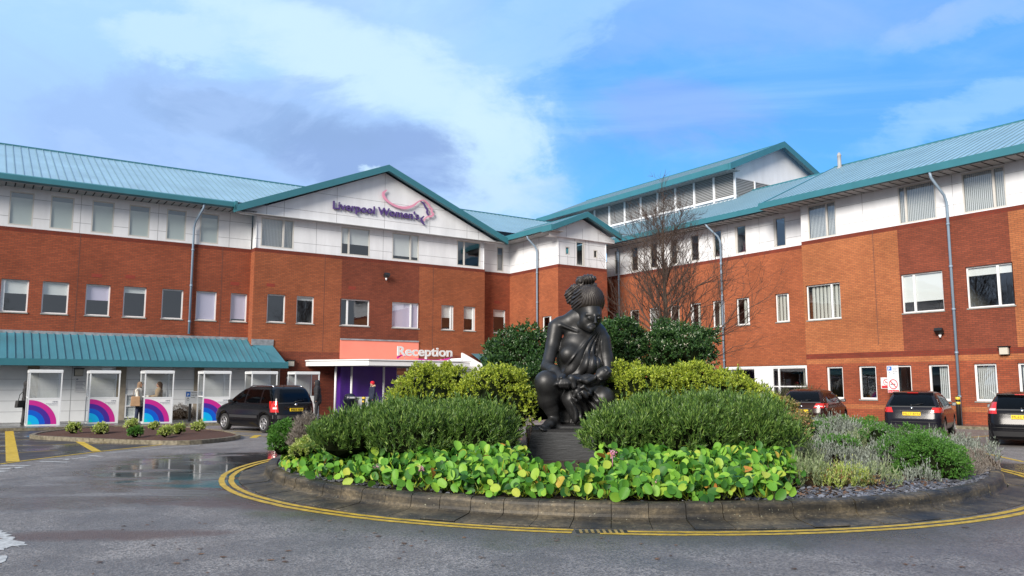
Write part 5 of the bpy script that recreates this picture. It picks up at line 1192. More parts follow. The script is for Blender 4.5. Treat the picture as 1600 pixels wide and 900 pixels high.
    if rail:
        for s in (1,-1):
            m=MB(); m.tube([(xr(Hh-.1)+.25,s*hw(Hh-.06)*.93,Hh-.05),(xr(Hh-.1)+.4,s*hw(Hh-.06)*.95,Hh+.015),(xf(Hh-.1)-.5,s*hw(Hh-.06)*.95,Hh+.015),(xf(Hh-.1)-.3,s*hw(Hh-.06)*.93,Hh-.05)],.018,6); m.build('roof_rail',M['chrome'],t)
    if antenna:
        m=MB(); x0=xr(Hh)+.25 if antenna>0 else xf(Hh)-.2; m.tube([(x0,0,Hh+.01),(x0-.20,0,Hh+.34)],.006,5); m.tube([(x0-.19,0,Hh+.33),(x0-.24,0,Hh+.40)],.02,8); m.build('aerial',M['black'],t)
    # seats seen through the glass
    for sx,sy in ((xr(belt)+.75,.38),(xr(belt)+.75,-.38),(xr(belt)+1.65,.38),(xr(belt)+1.65,-.38)):
        m=MB(); m.box(sx-.08,sx+.06,sy-.24,sy+.24,.5,belt+.10); m.box(sx-.07,sx+.03,sy-.13,sy+.13,belt+.12,belt+.30); o=m.build('seat',M['trim'],t); b_=o.modifiers.new('b','BEVEL'); b_.width=.04; b_.segments=2
    return t
h1=math.atan2(.66,-.75)
mpv=[(.17,-1.95,1.95,.74),(.24,-2.08,2.10,.83),(.42,-2.16,2.16,.865),(.62,-2.15,2.14,.87),(.78,-2.10,2.02,.868),(.92,-2.08,1.70,.855),(1.02,-2.06,1.28,.835),(1.20,-2.01,.98,.785),(1.38,-1.93,.66,.72),(1.52,-1.83,.36,.655),(1.59,-1.72,.12,.60),(1.63,-1.50,-.2,.48)]
make_car('people_carrier','black people carrier with side moulding parked beside the booths and the planted bed',(-9.21,29.9,0),h1,4.32,1.74,1.63,mpv,1.0,('PJ03 BJF',.80),M['paint_black'],(.72,1.10,.80,.86,.10,.16),wheelr=.31,axles=(-1.38,1.31),glass_side=[(-1.85,-1.15,-1.72,-1.1),(-1.06,-.12,-1.02,-.12),(-.02,.98,-.02,.42)],rail=True,antenna=1,strip=True)
h2=math.atan2(.82,.57)
hatch=[(.17,-1.80,1.78,.72),(.25,-1.92,1.92,.82),(.42,-1.985,1.985,.865),(.60,-1.98,1.95,.87),(.76,-1.93,1.75,.868),(.90,-1.88,1.20,.85),(.98,-1.84,1.0,.83),(1.12,-1.74,.76,.78),(1.28,-1.58,.48,.70),(1.38,-1.44,.22,.63),(1.43,-1.28,.02,.56),(1.46,-1.0,-.25,.42)]
make_car('hatchback','dark hatchback with high red corner lights parked in the middle of the right bays',(13.85,27.3,0),h2,3.97,1.74,1.46,hatch,.95,('ML17 BYN',.76),M['paint_navy'],(.80,.96,.62,.70,.16,.22),spoiler=True,lampspec='dark',wheelr=.305,axles=(-1.30,1.24),glass_side=[(-1.50,-.85,-1.22,-.80),(-.76,.05,-.72,.05),(.14,.92,.14,.42)])
suv=[(z+.04 if i>1 else z,a,b,w) for i,(z,a,b,w) in enumerate(hatch)]
make_car('hatchback','dark brown hatchback with wide tail lights parked behind the shrubs beside the spiky plants',(11.88,31.6,0),h2,3.97,1.74,1.50,suv,.99,('FL16 YXV',.70),M['paint_brown'],(.82,.99,.50,.62,.14,.22),wheelr=.32,axles=(-1.30,1.24),glass_side=[(-1.50,-.85,-1.22,-.80),(-.76,.05,-.72,.05),(.14,.92,.14,.42)],antenna=0)
fi=[(z,a+.02,b,w*.99) for (z,a,b,w) in hatch]
make_car('hatchback','glossy black hatchback with tall red lights cut off by the right edge of the view',(15.0,23.55,0),h2,3.95,1.72,1.45,fi,.96,('ML62 FWA',.80),M['paint_black'],(.88,1.20,.70,.80,.14,.26),spoiler=True,wheelr=.30,axles=(-1.30,1.22),glass_side=[(-1.45,-.85,-1.22,-.80),(-.76,.05,-.72,.05),(.14,.92,.14,.42)])
# ================= BOOTHS =================
RB=[(.62,.03,.38),(.10,.03,.36),(.0,.13,.62),(.0,.42,.80),(.0,.62,.74)]
def arcs(mb_list,w,h):
    pass
bcol=[plain('arc_magenta',(.55,.02,.27),.4),plain('arc_navy',(.06,.02,.30),.4),plain('arc_blue',(.0,.10,.60),.4),plain('arc_sky',(.0,.42,.82),.4),plain('arc_teal',(.0,.60,.58),.4)]
M['frame_al']=plain('booth_frame',(.70,.72,.74),.3); M['slats']=plain('screen_strips',(.62,.63,.63),.7)
def booth(label,px,D,w=1.12,sgn=True,side=.95,curt=True):
    p=at(px,600,D); t=thing('glazed_booth',label,'booth',(p[0],p[1],.11),TH,'white framed booths along the left wing'); hh=2.12; f=.045
    # origin at front left corner
    m=MB()
    for x,y in ((0,0),(w-f,0),(0,side),(w-f,side)): m.box(x,x+f,y,y+f,0,hh-.1)
    for y in (0,side): m.box(-.01,w+.01,y-.01,y+f+.01,hh-.1,hh); m.box(f,w-f,y,y+f,0,.05)
    for x in (0,w-f): m.box(x,x+f,f,side,hh-.1,hh-.01); m.box(x,x+f,f,side,0,.05); 
    m.box(0,f,f,side,1.05,1.10); m.box(f,w-f,0,f,1.0,1.06)
    m.build('booth_frame',M['frame_al'],t)
    m=MB(); m.box(.0,w,0,side+f,hh,hh+.02); m.build('roof_panel',M['frame_al'],t)
    m=MB(); m.face([(f,f/2,1.06),(w-f,f/2,1.06),(w-f,f/2,hh-.1),(f,f/2,hh-.1)]); m.face([(f/2,f,.05),(f/2,side,.05),(f/2,side,hh-.1),(f/2,f,hh-.1)]); m.build('screen',M['clear'],t)
    if curt:
        m=MB(); x=f+.02
        while x<w-f-.05: m.box(x,x+.028,side-.03,side-.022,.5 if sgn else .3,hh-.1); x+=.042
        m.build('strip_curtain',M['slats'],t)
    m=MB(); m.box(f,w-f,.004,.02,.05,1.0); pn=m.build('front_panel',M['white'],t)
    if sgn:
        R0=(w-2*f)*.93; 
        for i,(ra,rb) in enumerate(((1.0,.80),(.80,.60),(.60,.40),(.40,.15),(.15,0))):
            m=MB(); nseg=24; vs=[];
            for k in range(nseg+1):
                a=math.pi/2*k/nseg
                for rr in (ra,rb): vs.append((f+.0+R0*rr*math.cos(a),.001-.0005*i,.055+min(.93,R0*.97)*rr*math.sin(a)))
            m.mesh(vs,[(2*k,2*k+2,2*k+3,2*k+1) for k in range(nseg)]); m.build('rainbow_band',bcol[i],pn)
        m=MB(); lettering(m,'NHS',w-f-.24,.885,.17,.075,.0,.001,.03); lettering(m,'Liverpool Women\u2019s',w-f-.46,.82,.39,.05,.0,.001,.01); lettering(m,'NHS Foundation Trust',w-f-.36,.775,.29,.035,.0,.001,.0); m.build('panel_lettering',M['grey_ink'],pn)
    return t
booth('white framed booth with rainbow panel, leftmost, beside the person with the black bag',45,30.6)
booth('white framed booth with rainbow panel, empty, second from the left',140,32.4)
booth('white framed booth with rainbow panel beside the woman in the headscarf',226,32.6)
booth('white framed booth with rainbow panel partly hidden by the front of the black people carrier',318,33.6)
booth('white framed booth without a visible panel, rising behind the people carrier bonnet',393,34.4,sgn=False)
booth('white framed booth standing against the brick beside the hooded person in the puffer coat',461,35.4,sgn=False)
# ================= SIGNS AND SMALL THINGS =================
def boxpart(name,parent,mat,*a): m=MB(); m.box(*a); return m.build(name,mat,parent)
def ring(mb,cx,cz,r,w,y=-.002,bar=True,n=28):
    vs=[]
    for k in range(n):
        a=2*math.pi*k/n
        for rr in (r,r-w): vs.append((cx+rr*math.cos(a),y,cz+rr*math.sin(a)))
    mb.mesh(vs,[(2*k,(2*k+2)%(2*n),(2*k+3)%(2*n),2*k+1) for k in range(n)])
    if bar: d=r*.70; q_=w*.4; mb.face([(cx-d-q_,y-.0005,cz+d-q_),(cx-d+q_,y-.0005,cz+d+q_),(cx+d+q_,y-.0005,cz-d+q_),(cx+d-q_,y-.0005,cz-d-q_)])
# parking / no smoking sign in front of the right wing
a,z=32.6,0
t=thing('parking_sign','white post sign with parking symbol above a large no smoking symbol by ground floor window','sign',(*at(1396,600,34.0)[:2],.11),TH-math.pi/2-.1)
m=MB(); m.tube([(.0,.03,0),(.0,.03,2.4)],.03,8); m.build('post',M['chrome'],t)
pn=boxpart('sign_panel',t,M['white'],-.27,.27,-.01,.01,1.22,2.36)
boxpart('parking_symbol',pn,M['blue_sign'],-.24,-.04,-.013,-.0105,2.16,2.33)
m=MB(); lettering(m,'P',-.20,2.18,.09,.16,-.015,.001,.03); m.build('parking_letter',M['white'],pn)
m=MB()
for i,(s,w) in enumerate((('DISABLED',.26),('BADGE',.18),('HOLDERS',.24),('ONLY',.14))): lettering(m,s,.0,2.24-i*.075,w,.06,-.013,.001,.01)
ring(m,-.15,2.04,.05,.012,-.012,False); m.box(-.17,-.15,-.013,-.011,2.05,2.12)
m.build('sign_lettering',M['grey_ink'],pn)
m=MB(); ring(m,.0,1.58,.21,.035,-.012); m.build('prohibition_ring',M['red_sign'],pn)
m=MB(); m.box(-.13,.10,-.0118,-.0108,1.565,1.60); m.build('cigarette_symbol',M['ink'],pn)
rb_=boxpart('red_banner',pn,M['red_sign'],-.25,.25,-.013,-.0105,1.23,1.34); m=MB(); lettering(m,'No Smoking',-.22,1.265,.44,.065,-.015,.001,.01); m.build('banner_lettering',M['white'],rb_)
t=thing('no_smoking_sign','small square no smoking sign fixed to brick left of the tall parking sign','sign',uvw(uY-.012,19.48,1.52),TH-math.pi/2)
pn=boxpart('sign_panel',t,M['white'],-.25,.22,-.01,.01,-.02,.46); m=MB(); ring(m,0,.26,.14,.025,-.012); m.build('prohibition_ring',M['red_sign'],pn); boxpart('red_banner',pn,M['red_sign'],-.22,.2,-.013,-.0105,.0,.11)
m=MB(); lettering(m,'No Smoking',-.19,.03,.36,.05,-.015,.001,.01); m.box(-.08,.07,-.0118,-.0108,.245,.265); m.build('sign_lettering',M['ink'],pn)
# left disabled bay sign
t=thing('parking_sign','small disabled parking sign on a dark post between the third and fourth booths','sign',(*at(299,600,34.6)[:2],.11),TH)
m=MB(); m.box(-.05,.05,0,.1,0,.75); m.build('post',M['trim'],t); pn=boxpart('sign_panel',t,M['white'],-.22,.34,-.01,.01,.75,1.28)
boxpart('parking_symbol',pn,M['blue_sign'],-.2,-.02,-.013,-.0105,1.05,1.26); m=MB(); lettering(m,'P',-.15,1.08,.08,.15,-.015,.001,.03); m.build('parking_letter',M['white'],pn)
m=MB()
for i in range(3): lettering(m,('Disabled','badge holders','only')[i],.02,1.2-i*.1,(.25,.28,.15)[i],.06,-.012,.001,.01)
ring(m,-.11,.93,.05,.012,-.012,False); m.box(-.12,-.10,-.013,-.011,.95,1.02); m.build('sign_lettering',M['ink'],pn)
t=thing('wall_notice','white paper notice fixed on the lean-to wall between the first two booths','notice',uvw(4.25,39.38,1.35),TH)
pn=boxpart('notice_board',t,M['white'],-.22,.22,-.01,.01,0,.62); m=MB()
for i in range(7): m.box(-.18,.18-.05*(i%3),-.012,-.0105,.08+i*.06,.10+i*.06)
m.box(-.18,-.1,-.0125,-.0105,.52,.58); m.build('notice_text',M['grey_ink'],pn)
t=thing('poster','poster with a pink hand above red letters on black, beside the last booth','poster',uvw(13.55,vG-.01,.95),TH)
pn=boxpart('poster_board',t,M['white'],-.0,.55,-.02,.0,.42,1.12); bd=boxpart('poster_base',t,M['black'],-.0,.55,-.022,.0,0,.42); m=MB(); lettering(m,'LIVE',.06,.10,.42,.24,-.024,.002,.02); m.build('poster_lettering',M['red_sign'],bd)
m=MB(); m.tube([(.02,-.022,.98),(.2,-.022,.85),(.34,-.022,.78)],[.05,.06,.03],6); m.tube([(.22,-.022,.80),(.42,-.022,.66),(.54,-.022,.68)],[.05,.10,.05],6); o=m.build('hand_picture',M['pink'],pn); 
for v_ in o.data.vertices: v_.co.y=-.022+(v_.co.y+.022)*.02
# bollards
def bollard(px,D,label,hgt=1.0,zb=.11):
    t=thing('bollard',label,'bollard',(*at(px,600,D)[:2],zb),0,'black bollards with yellow bands'); m=MB(); m.lathe([(.0,0),(.085,0),(.085,hgt*.72)],16); m.lathe([(.085,hgt*.97),(.075,hgt),(0,hgt+.01)],16); m.lathe([(.086,hgt*.80),(.086,hgt*.88)],16); m.build('post',M['black'],t)
    for a,b in ((.72,.80),(.88,.97)): m=MB(); m.lathe([(.0855,hgt*a),(.0885,hgt*a+.005),(.0885,hgt*b-.005),(.0855,hgt*b)],16); m.build('reflective_band',plain('band_yellow',(.75,.50,.05),.4),t)
bollard(1495,31.5,'black bollard with yellow bands beside the right downpipe and hatchback',1.12)
bollard(1303.5,35.5,'black bollard with yellow band behind the mirror of the brown hatchback',1.12)
bollard(569,38.6,'black bollard with yellow bands in front of the entrance beside the bin',1.0)
t=thing('white_cabinet','low white cabinet beside the bin at the reception entrance','cabinet',(*at(569,600,39.3)[:2],.11),TH); boxpart('cabinet_body',t,M['white'],-.28,.26,0,.4,0,.92); boxpart('cabinet_lid',t,M['frame_al'],-.30,.28,-.02,.42,.92,.96)
t=thing('litter_bin','round dark navy litter bin with open hood at the reception entrance','bin',(*at(547,600,39.0)[:2],.11),TH)
m=MB(); m.lathe([(0,0),(.24,0),(.27,.05),(.28,.80),(.30,.82),(.30,.86)],20); m.build('bin_body',plain('bin_navy',(.012,.015,.03),.35),t); m=MB(); m.lathe([(.29,.86),(.29,.90),(.25,1.05),(.12,1.13),(0,1.14)],20); m.build('hood',plain('bin_hood',(.015,.018,.035),.3),t); boxpart('notice',t,M['white'],-.13,.13,-.30,-.285,.90,.98)
# ================= VEGETATION =================
def frames(D):
    D=D/np.linalg.norm(D,axis=1,keepdims=True); ref=np.where(np.abs(D[:,2:3])<.95,np.array([[0,0,1.]]),np.array([[1.,0,0]])); s=np.cross(D,ref); s/=np.linalg.norm(s,axis=1,keepdims=True); n=np.cross(s,D)
    a=rng.uniform(0,2*np.pi,len(D))[:,None]; return D,s*np.cos(a)+n*np.sin(a),n*np.cos(a)-s*np.sin(a)
def leaves(P_,D,L,Wd,curl=.25,tmpl=None):
    """one folded quad per leaf"""
    D,s,n=frames(D); L=np.broadcast_to(np.asarray(L,float),(len(P_),))[:,None]; Wd=np.broadcast_to(np.asarray(Wd,float),(len(P_),))[:,None]
    v0=P_; v1=P_+D*L*.5+s*Wd*.5+n*Wd*curl; v2=P_+D*L; v3=P_+D*L*.5-s*Wd*.5+n*Wd*curl
    V=np.stack([v0,v1,v2,v3],1).reshape(-1,3); Fq=np.arange(len(V)).reshape(-1,4); return V,Fq
def lobe_samples(lobes,N,shell=.16,bump=.12,zmin=None,full=True):
    """points+normals over a union of ellipsoids [(c,r)]"""
    A=np.array([ (r_[0]*r_[1]+r_[0]*r_[2]+r_[1]*r_[2]) for c,r_ in lobes]); cnt=(N*A/A.sum()*1.5).astype(int); P_=[];Nn=[]
    for (c,r_),k in zip(lobes,cnt):
        d=rng.normal(0,1,(k,3)); d/=np.linalg.norm(d,axis=1,keepdims=True); d[:,2]=np.where(d[:,2]<-.35,-d[:,2],d[:,2])
        w=1+bump*(np.sin(d[:,0]*7+c[0]*3)*np.sin(d[:,1]*8+c[1])*np.sin(d[:,2]*7+1)) - shell*rng.uniform(0,1,k)**1.5
        p=c+d*r_*w[:,None]; nn=d/r_; nn/=np.linalg.norm(nn,axis=1,keepdims=True); keep=np.ones(k,bool)
        for (c2,r2) in lobes:
            if c2 is c: continue
            keep&=(((p-c2)/r2)**2).sum(1)>.72
        P_.append(p[keep]);Nn.append(nn[keep])
    P_=np.concatenate(P_);Nn=np.concatenate(Nn)
    g=np.array([soilz(x,y)+.02 for x,y in P_[:,:2]]) if zmin is None else zmin
    k=P_[:,2]>g; return P_[k],Nn[k]
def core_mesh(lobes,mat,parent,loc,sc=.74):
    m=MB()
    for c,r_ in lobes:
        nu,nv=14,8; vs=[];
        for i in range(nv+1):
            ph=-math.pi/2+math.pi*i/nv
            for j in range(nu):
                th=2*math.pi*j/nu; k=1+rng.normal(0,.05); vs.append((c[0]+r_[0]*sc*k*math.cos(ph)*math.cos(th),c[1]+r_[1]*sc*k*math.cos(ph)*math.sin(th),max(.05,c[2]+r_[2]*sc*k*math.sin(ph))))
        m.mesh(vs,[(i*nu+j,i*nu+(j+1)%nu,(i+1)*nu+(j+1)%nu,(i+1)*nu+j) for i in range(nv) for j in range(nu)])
    return m.build('light_block_core',mat,parent,off=loc)  # solid dark lumps added inside the leaves to block light
def LB(px,py,rx,ry,D,dz=None,dd=1.0):
    """lobe from its outline in the photo"""
    c=at(px,py,D); s=D/F_PX; return (c,np.array([rx*s,rx*s*dd,ry*s]))
def knobs(lobes,k,rad):
    out=list(lobes)
    for c,r_ in lobes:
        for i in range(k):
            d=rng.normal(0,1,3); d[2]=abs(d[2])*1.1; d/=np.linalg.norm(d); s=rng.uniform(.7,1.25)*rad; out.append((c+d*r_*rng.uniform(.80,.98),np.array([s,s,s*.95])))
    return out
def shrub(name,label,cat,lobes,N,mat,L=.06,Wd=.014,shoot=12,up=.5,spread=.5,core='core',group=None,flowers=0,shell=.16,stemlen=.10,bump=.12,mats=None,zmin=None,curl=.25,knob=(0,.2)):
    base=sum(c for c,_ in lobes)/len(lobes); main=lobes; lobes=knobs(lobes,*knob) if knob[0] else lobes; loc=(base[0],base[1],soilz(base[0],base[1]) if zmin is None else zmin)
    t=thing(name,label,cat,loc,0,group)
    P_,Nn=lobe_samples(lobes,N,shell,bump,None if zmin is None else zmin+.02); axis=Nn*(1-up)+np.array([0,0,1.])*up+rng.normal(0,.22,P_.shape); axis/=np.linalg.norm(axis,axis=1,keepdims=True)
    k=len(P_); T=rng.uniform(-.1,1,(k,shoot)); base_=P_[:,None,:]+axis[:,None,:]*(T[:,:,None]*stemlen*np.where(rng.random(k)<.12,rng.uniform(1.3,2.0,k),rng.uniform(.6,1.15,k))[:,None,None])
    rd=rng.normal(0,1,(k,shoot,3)); dirs=axis[:,None,:]+rd*spread*(1.15-T[:,:,None]*.6)
    Ls=L*rng.uniform(.65,1.25,(k,shoot)); Ws=Wd*rng.uniform(.7,1.3,(k,shoot))
    V,Fq=leaves(base_.reshape(-1,3),dirs.reshape(-1,3),Ls.ravel(),Ws.ravel(),curl); o=np_mesh('foliage',V,Fq,mat,t,loc)
    core_mesh(main,M[core],t,loc)
    if flowers:
        Pf,Nf=lobe_samples(lobes,flowers,.02,bump,None if zmin is None else zmin+.02); kk=len(Pf); c=Pf[:,None,:]+rng.normal(0,.028,(kk,10,3))+Nf[:,None,:]*.05; V,Fq=leaves(c.reshape(-1,3),(Nf[:,None,:]+rng.normal(0,.8,(kk,10,3))).reshape(-1,3),.03,.028); np_mesh('blossom',V,Fq,M['leaf_flower'],t,loc)
    return t
SG='shrubs planted on the roundabout'
# big willow-leaved hedges
shrub('evergreen_shrub','large dark green narrow leaved shrub mound left of the statue','shrub',[LB(545,692,60,30,12.9),LB(640,688,88,44,13.1),LB(735,690,66,46,13.2),LB(600,680,60,36,13.7),LB(700,678,70,36,13.8),LB(780,690,24,40,13.6)],4300,M['leaf_hebe'],.085,.017,12,.62,.42,group=SG,stemlen=.16,knob=(5,.17),shell=.3)
shrub('evergreen_shrub','large dark green narrow leaved shrub mound right of the statue','shrub',[LB(965,690,52,36,12.4),LB(1060,685,90,52,12.7),LB(1160,690,72,54,12.8),LB(1010,672,55,34,13.2),LB(1110,668,76,40,13.4),LB(1190,680,36,36,13.4)],5000,M['leaf_hebe'],.085,.017,12,.62,.42,group=SG,stemlen=.16,knob=(5,.18),shell=.3)
# golden shrubs
gk=dict(L=.05,Wd=.022,shoot=9,up=.35,spread=.9,group=SG,stemlen=.06,bump=.18,knob=(7,.15),shell=.3)
shrub('golden_shrub','yellow green mounded shrub furthest left, in front of the reception entrance','shrub',[LB(672,622,60,44,15.5),LB(700,612,42,38,15.8),LB(640,640,38,30,15.4)],1900,M['leaf_gold'],**gk)
shrub('golden_shrub','yellow green rounded shrub just left of the statue knee','shrub',[LB(770,620,48,46,15.0),LB(785,605,32,30,15.3),LB(745,630,34,34,15.0),LB(808,640,26,34,14.9)],1700,M['leaf_gold'],**gk)
shrub('golden_shrub','yellow green rounded shrub just right of the statue','shrub',[LB(1000,618,46,40,15.0),LB(970,612,34,34,15.2),LB(1030,610,40,32,15.4),LB(985,596,28,22,15.5)],1900,M['leaf_gold'],**gk)
shrub('golden_shrub','long yellow green shrub sloping down towards the brown hatchback','shrub',[LB(1095,615,52,42,15.4),LB(1140,625,48,40,15.3),LB(1180,640,36,30,15.0),LB(1075,605,34,30,15.8)],2300,M['leaf_gold'],**gk)
# dark flowering shrubs behind
dk=dict(L=.075,Wd=.035,shoot=9,up=.35,spread=.9,group=SG,stemlen=.10,bump=.16,knob=(6,.20),shell=.3)
shrub('dark_shrub','tall dark green shrub with white blossom left of the statue','shrub',[LB(812,590,50,58,17.5),LB(795,565,36,36,17.8),LB(838,570,30,42,17.6),LB(822,545,30,24,17.9),LB(845,620,34,48,16.6),LB(790,610,34,40,17)],2500,M['leaf_dark'],flowers=60,**dk)
shrub('dark_shrub','dark green shrub directly behind the statue shoulder','shrub',[LB(960,560,42,52,17.8),LB(975,540,24,26,18.0),LB(945,535,20,24,18)],1500,M['leaf_dark'],flowers=25,**dk)
shrub('dark_shrub','dark green shrub with white blossom below the bare tree','shrub',[LB(1060,560,52,42,18),LB(1045,542,34,30,18.2),LB(1085,552,30,32,18.3),LB(1030,570,30,34,17.8)],2100,M['leaf_dark'],flowers=75,**dk)
# statue side sprig
t=thing('leafy_sprig','young stem with pale yellow green leaves beside the statue foot','plant',tuple(at(826,690,13.9)[:2])+(.35,))
m=MB(); stems=[]
for px,py in ((818,652),(826,650),(830,664),(822,668),(832,655),(820,640)): 
    a=at(825,700,13.9);b=at(px,py,13.8); m.tube([a,(a+b)/2+np.array([.02,0,.05]),b],.005,5); stems.append(b)
m.build('stem',M['twig'],t,off=t.location[:])
P_=np.repeat(np.array(stems),4,0)+rng.normal(0,.05,(24,3)); V,Fq=leaves(P_,rng.normal(0,.5,(24,3))+np.array([0,-.4,.2]),.11,.065,.1); np_mesh('foliage',V,Fq,M['leaf_gold'],t,t.location[:])
# bergenia bed
def bergenia():
    Vs=[];Fs=[];n=0; Fl=[]; petV=[];petF=[]
    ks=8
    cl=[]
    tries=0
    while len(cl)<640 and tries<40000:
        tries+=1; a=R(rng.uniform(-118,-45)) if rng.random()<.5 else R(rng.uniform(-163,-52)); r_=rng.uniform(5.0,6.72)
        x=RC[0]+r_*math.cos(a); y=RC[1]+r_*math.sin(a)
        px=800+x/y*F_PX
        if not(452<px<1212): continue
        if px<520 and r_<5.9: continue
        if 805<px<945 and r_<6.05: continue
        if all((x-c[0])**2+(y-c[1])**2>.09**2 for c in cl): cl.append((x,y,r_))
    for x,y,r_ in cl:
        z0=soilz(x,y); hb=.06+.20*min(1,(6.75-r_)/.9)+rng.uniform(-.04,.06); nl=rng.integers(7,11)
        for i in range(nl):
            az=rng.uniform(0,6.28); el=rng.uniform(.15,1.25); ln=rng.uniform(.10,.24)+hb*.5; d=np.array([math.cos(az)*math.cos(el),math.sin(az)*math.cos(el),math.sin(el)])
            base=np.array([x,y,z0]); c=base+d*ln+np.array([0,0,hb*.55])
            if math.hypot(c[0]-RC[0],c[1]-RC[1])>6.95: c[2]=max(c[2]-.05,.30)
            sz=rng.uniform(.042,.072)*(1.0 if rng.random()>.15 else .7)
            nrm=np.array([d[0]*.8,d[1]*.8-.35,.55])+rng.normal(0,.48,3); nrm/=np.linalg.norm(nrm); ax=d-nrm*(d@nrm); ax/=np.linalg.norm(ax); s=np.cross(nrm,ax); cup=rng.uniform(.1,.45)
            vs=[c-ax*sz*.1-nrm*sz*.12]; K=12
            for j in range(K):
                th=2*math.pi*(j+.5)/K; lr=sz*(1+.10*math.cos(th)+rng.normal(0,.035)); pu=math.cos(th)*1.22; pv=math.sin(th)*(.90+.10*math.cos(th))
                vs.append(c+ax*lr*pu+s*lr*pv+nrm*sz*(cup*abs(math.sin(th))**1.5*.9-.15*max(0,math.cos(th))+rng.normal(0,.04)))
            Vs+=vs; 
            for j in range(K): Fs.append((n,n+1+j,n+1+(j+1)%K,n))
            n+=K+1
            if rng.random()<.5:
                pb=base+d*.03+np.array([0,0,hb*.3]); e=c-ax*sz; w=np.array([.006,0,0]); petV+=[pb-w,pb+w,e+w,e-w]; k=len(petV); petF.append((k-4,k-3,k-2,k-1))
    tri=[f[:3] for f in Fs]
    o=np_mesh('bergenia_bed',Vs,tri,M['leaf_berg'],loc=LOC,smooth=True); tag(o,'bed of round glossy bright green leaves filling the front rim of the roundabout','ground cover',kind='stuff')
    p=np_mesh('leaf_stalk',petV,petF,M['leaf_gold'],o); p.data.transform(Matrix.Translation((-LOC[0],-LOC[1],0)))
bergenia()
def flower(px,py,D,label,s=.05):
    D=7.0
    while math.hypot((px-800)/F_PX*D-RC[0],D-RC[1])>6.62 and D<16: D+=.02
    c=at(px,py,D); c[2]=max(c[2],.42); t=thing('pink_flower',label,'flower',(c[0],c[1],c[2]-.15),0,'pink flower heads among the round leaves'); P_=c+rng.normal(0,s*.55,(70,3)); V,Fq=leaves(P_,rng.normal(0,1,(70,3))+np.array([0,-.4,.3]),.022,.02); np_mesh('petals',V,Fq,M['flower_pink'],t,t.location[:])
    m=MB(); m.tube([(0,0.02,-.02),(0,0,.14)],.006,6); m.build('stem',M['flower_pink'],t)
for px,py,D,s,lb in ((590,731,10.6,.05,'pink flower head low in the left part of the bed'),(657,733,10.3,.045,'pink flower head left of centre of the bed'),(1023,766,9.9,.055,'largest pink flower head near the kerb'),(957,708,11.6,.04,'pink flower head below the right hedge mound'),(457,724,12.0,.05,'pink flower head at the left tip of the bed'),(549,731,10.9,.03,'tiny pink flower head between two larger ones on the left')): flower(px,py,D,lb,s)
# far left edge plants
shrub('clipped_shrub','small rounded dark green bush at the left tip of the roundabout','shrub',[LB(447,685,25,26,14.6),LB(440,695,18,20,14.4)],900,M['leaf_bun'],.035,.016,10,.2,1.0,group=SG,stemlen=.04)
shrub('dry_shrub','grey brown dry twiggy bush beside the small rounded bush','shrub',[LB(480,682,15,24,14.4),LB(470,695,14,18,14.2)],380,M['leaf_dry'],.07,.008,14,.6,.5,group=SG,core='core_dry',stemlen=.12)
shrub('variegated_shrub','low cream and green bush at the left edge of the round leaved bed','shrub',[LB(482,700,16,13,13.9),LB(468,708,12,10,13.6)],260,M['leaf_vari'],.045,.018,9,.4,.8,group=SG,stemlen=.06)
# right slope
shrub('russet_shrub','shrub with russet and yellow leaves between the right hedge mound and the lavender','shrub',[LB(1226,652,20,24,15.3),LB(1214,634,12,12,15.5),LB(1240,676,20,24,14.3),LB(1254,664,12,16,14.6)],330,M['leaf_red'],.06,.028,7,.4,.9,group=SG,core='core_dry',stemlen=.08)
lav=dict(L=.055,Wd=.009,shoot=14,up=.78,spread=.28,group='lavender plants on the right of the roundabout',core='core_dry',stemlen=.16,bump=.1,knob=(5,.14),shell=.35)
def lv(px,py,rx,ry,D,label,n=520,mat='leaf_lav',**k):
    kk=dict(lav); kk.update(k); shrub('lavender_plant',label,'lavender',[LB(px,py+15,rx*.80,ry*.72,D),LB(px-rx*.5,py+15+ry*.25,rx*.5,ry*.58,D-.15),LB(px+rx*.48,py+15+ry*.2,rx*.52,ry*.58,D-.1)],n,M[mat],**kk)
lv(1290,664,50,18,16.5,'silver grey lavender behind, just right of the russet shrub')
lv(1345,674,44,15,16.8,'silver grey lavender behind, below the middle hatchback')
lv(1400,682,44,14,17.2,'silver grey lavender at the back, near the far bollard')
lv(1295,694,36,28,14.2,'silver grey lavender nearest the russet shrub')
lv(1355,690,40,27,14.6,'greener lavender in the middle of the right slope',520,'leaf_lavgreen')
lv(1382,722,48,42,13.2,'large pale lavender in front, above the slate chippings',1000)
lv(1450,690,40,22,15.6,'silver grey lavender left of the right end of the island')
lv(1500,705,38,34,15.0,'greyish lavender at the right end of the island',620,'leaf_lav')
lv(1540,715,26,34,15.6,'greyish lavender at the far right tip of the island',420,'leaf_lav')
lv(1526,728,32,36,14.2,'dry grey lavender overhanging the right end of the kerb',520,'leaf_dry')
lv(1300,716,40,32,13.3,'silver grey lavender in the front row, second from the russet shrub',620)
lv(1340,742,28,24,12.6,'small silver lavender above the slate chippings, left of the large pale one',420)
lv(1412,748,30,24,12.9,'small grey lavender right of the large pale one, near the chippings',420)
lv(1226,748,22,22,11.5,'grey green heather at the foot of the right hedge mound',380,'leaf_lavgreen')
lv(1366,750,34,20,11.8,'low grey green lavender at the kerb below the large pale one',420,'leaf_lavgreen')
lv(1436,750,32,22,12.3,'low silver lavender at the kerb below the largest dwarf bush',420)
lv(1494,744,28,24,13.0,'low dry grey lavender hanging over the kerb near the right end',360,'leaf_dry')
shrub('dry_shrub','russet dead stems between the heathers above the slate chippings','shrub',[LB(1290,756,30,14,11.7),LB(1345,760,26,12,11.7)],160,M['leaf_red'],.05,.014,8,.5,.8,group=SG,core='core_dry')
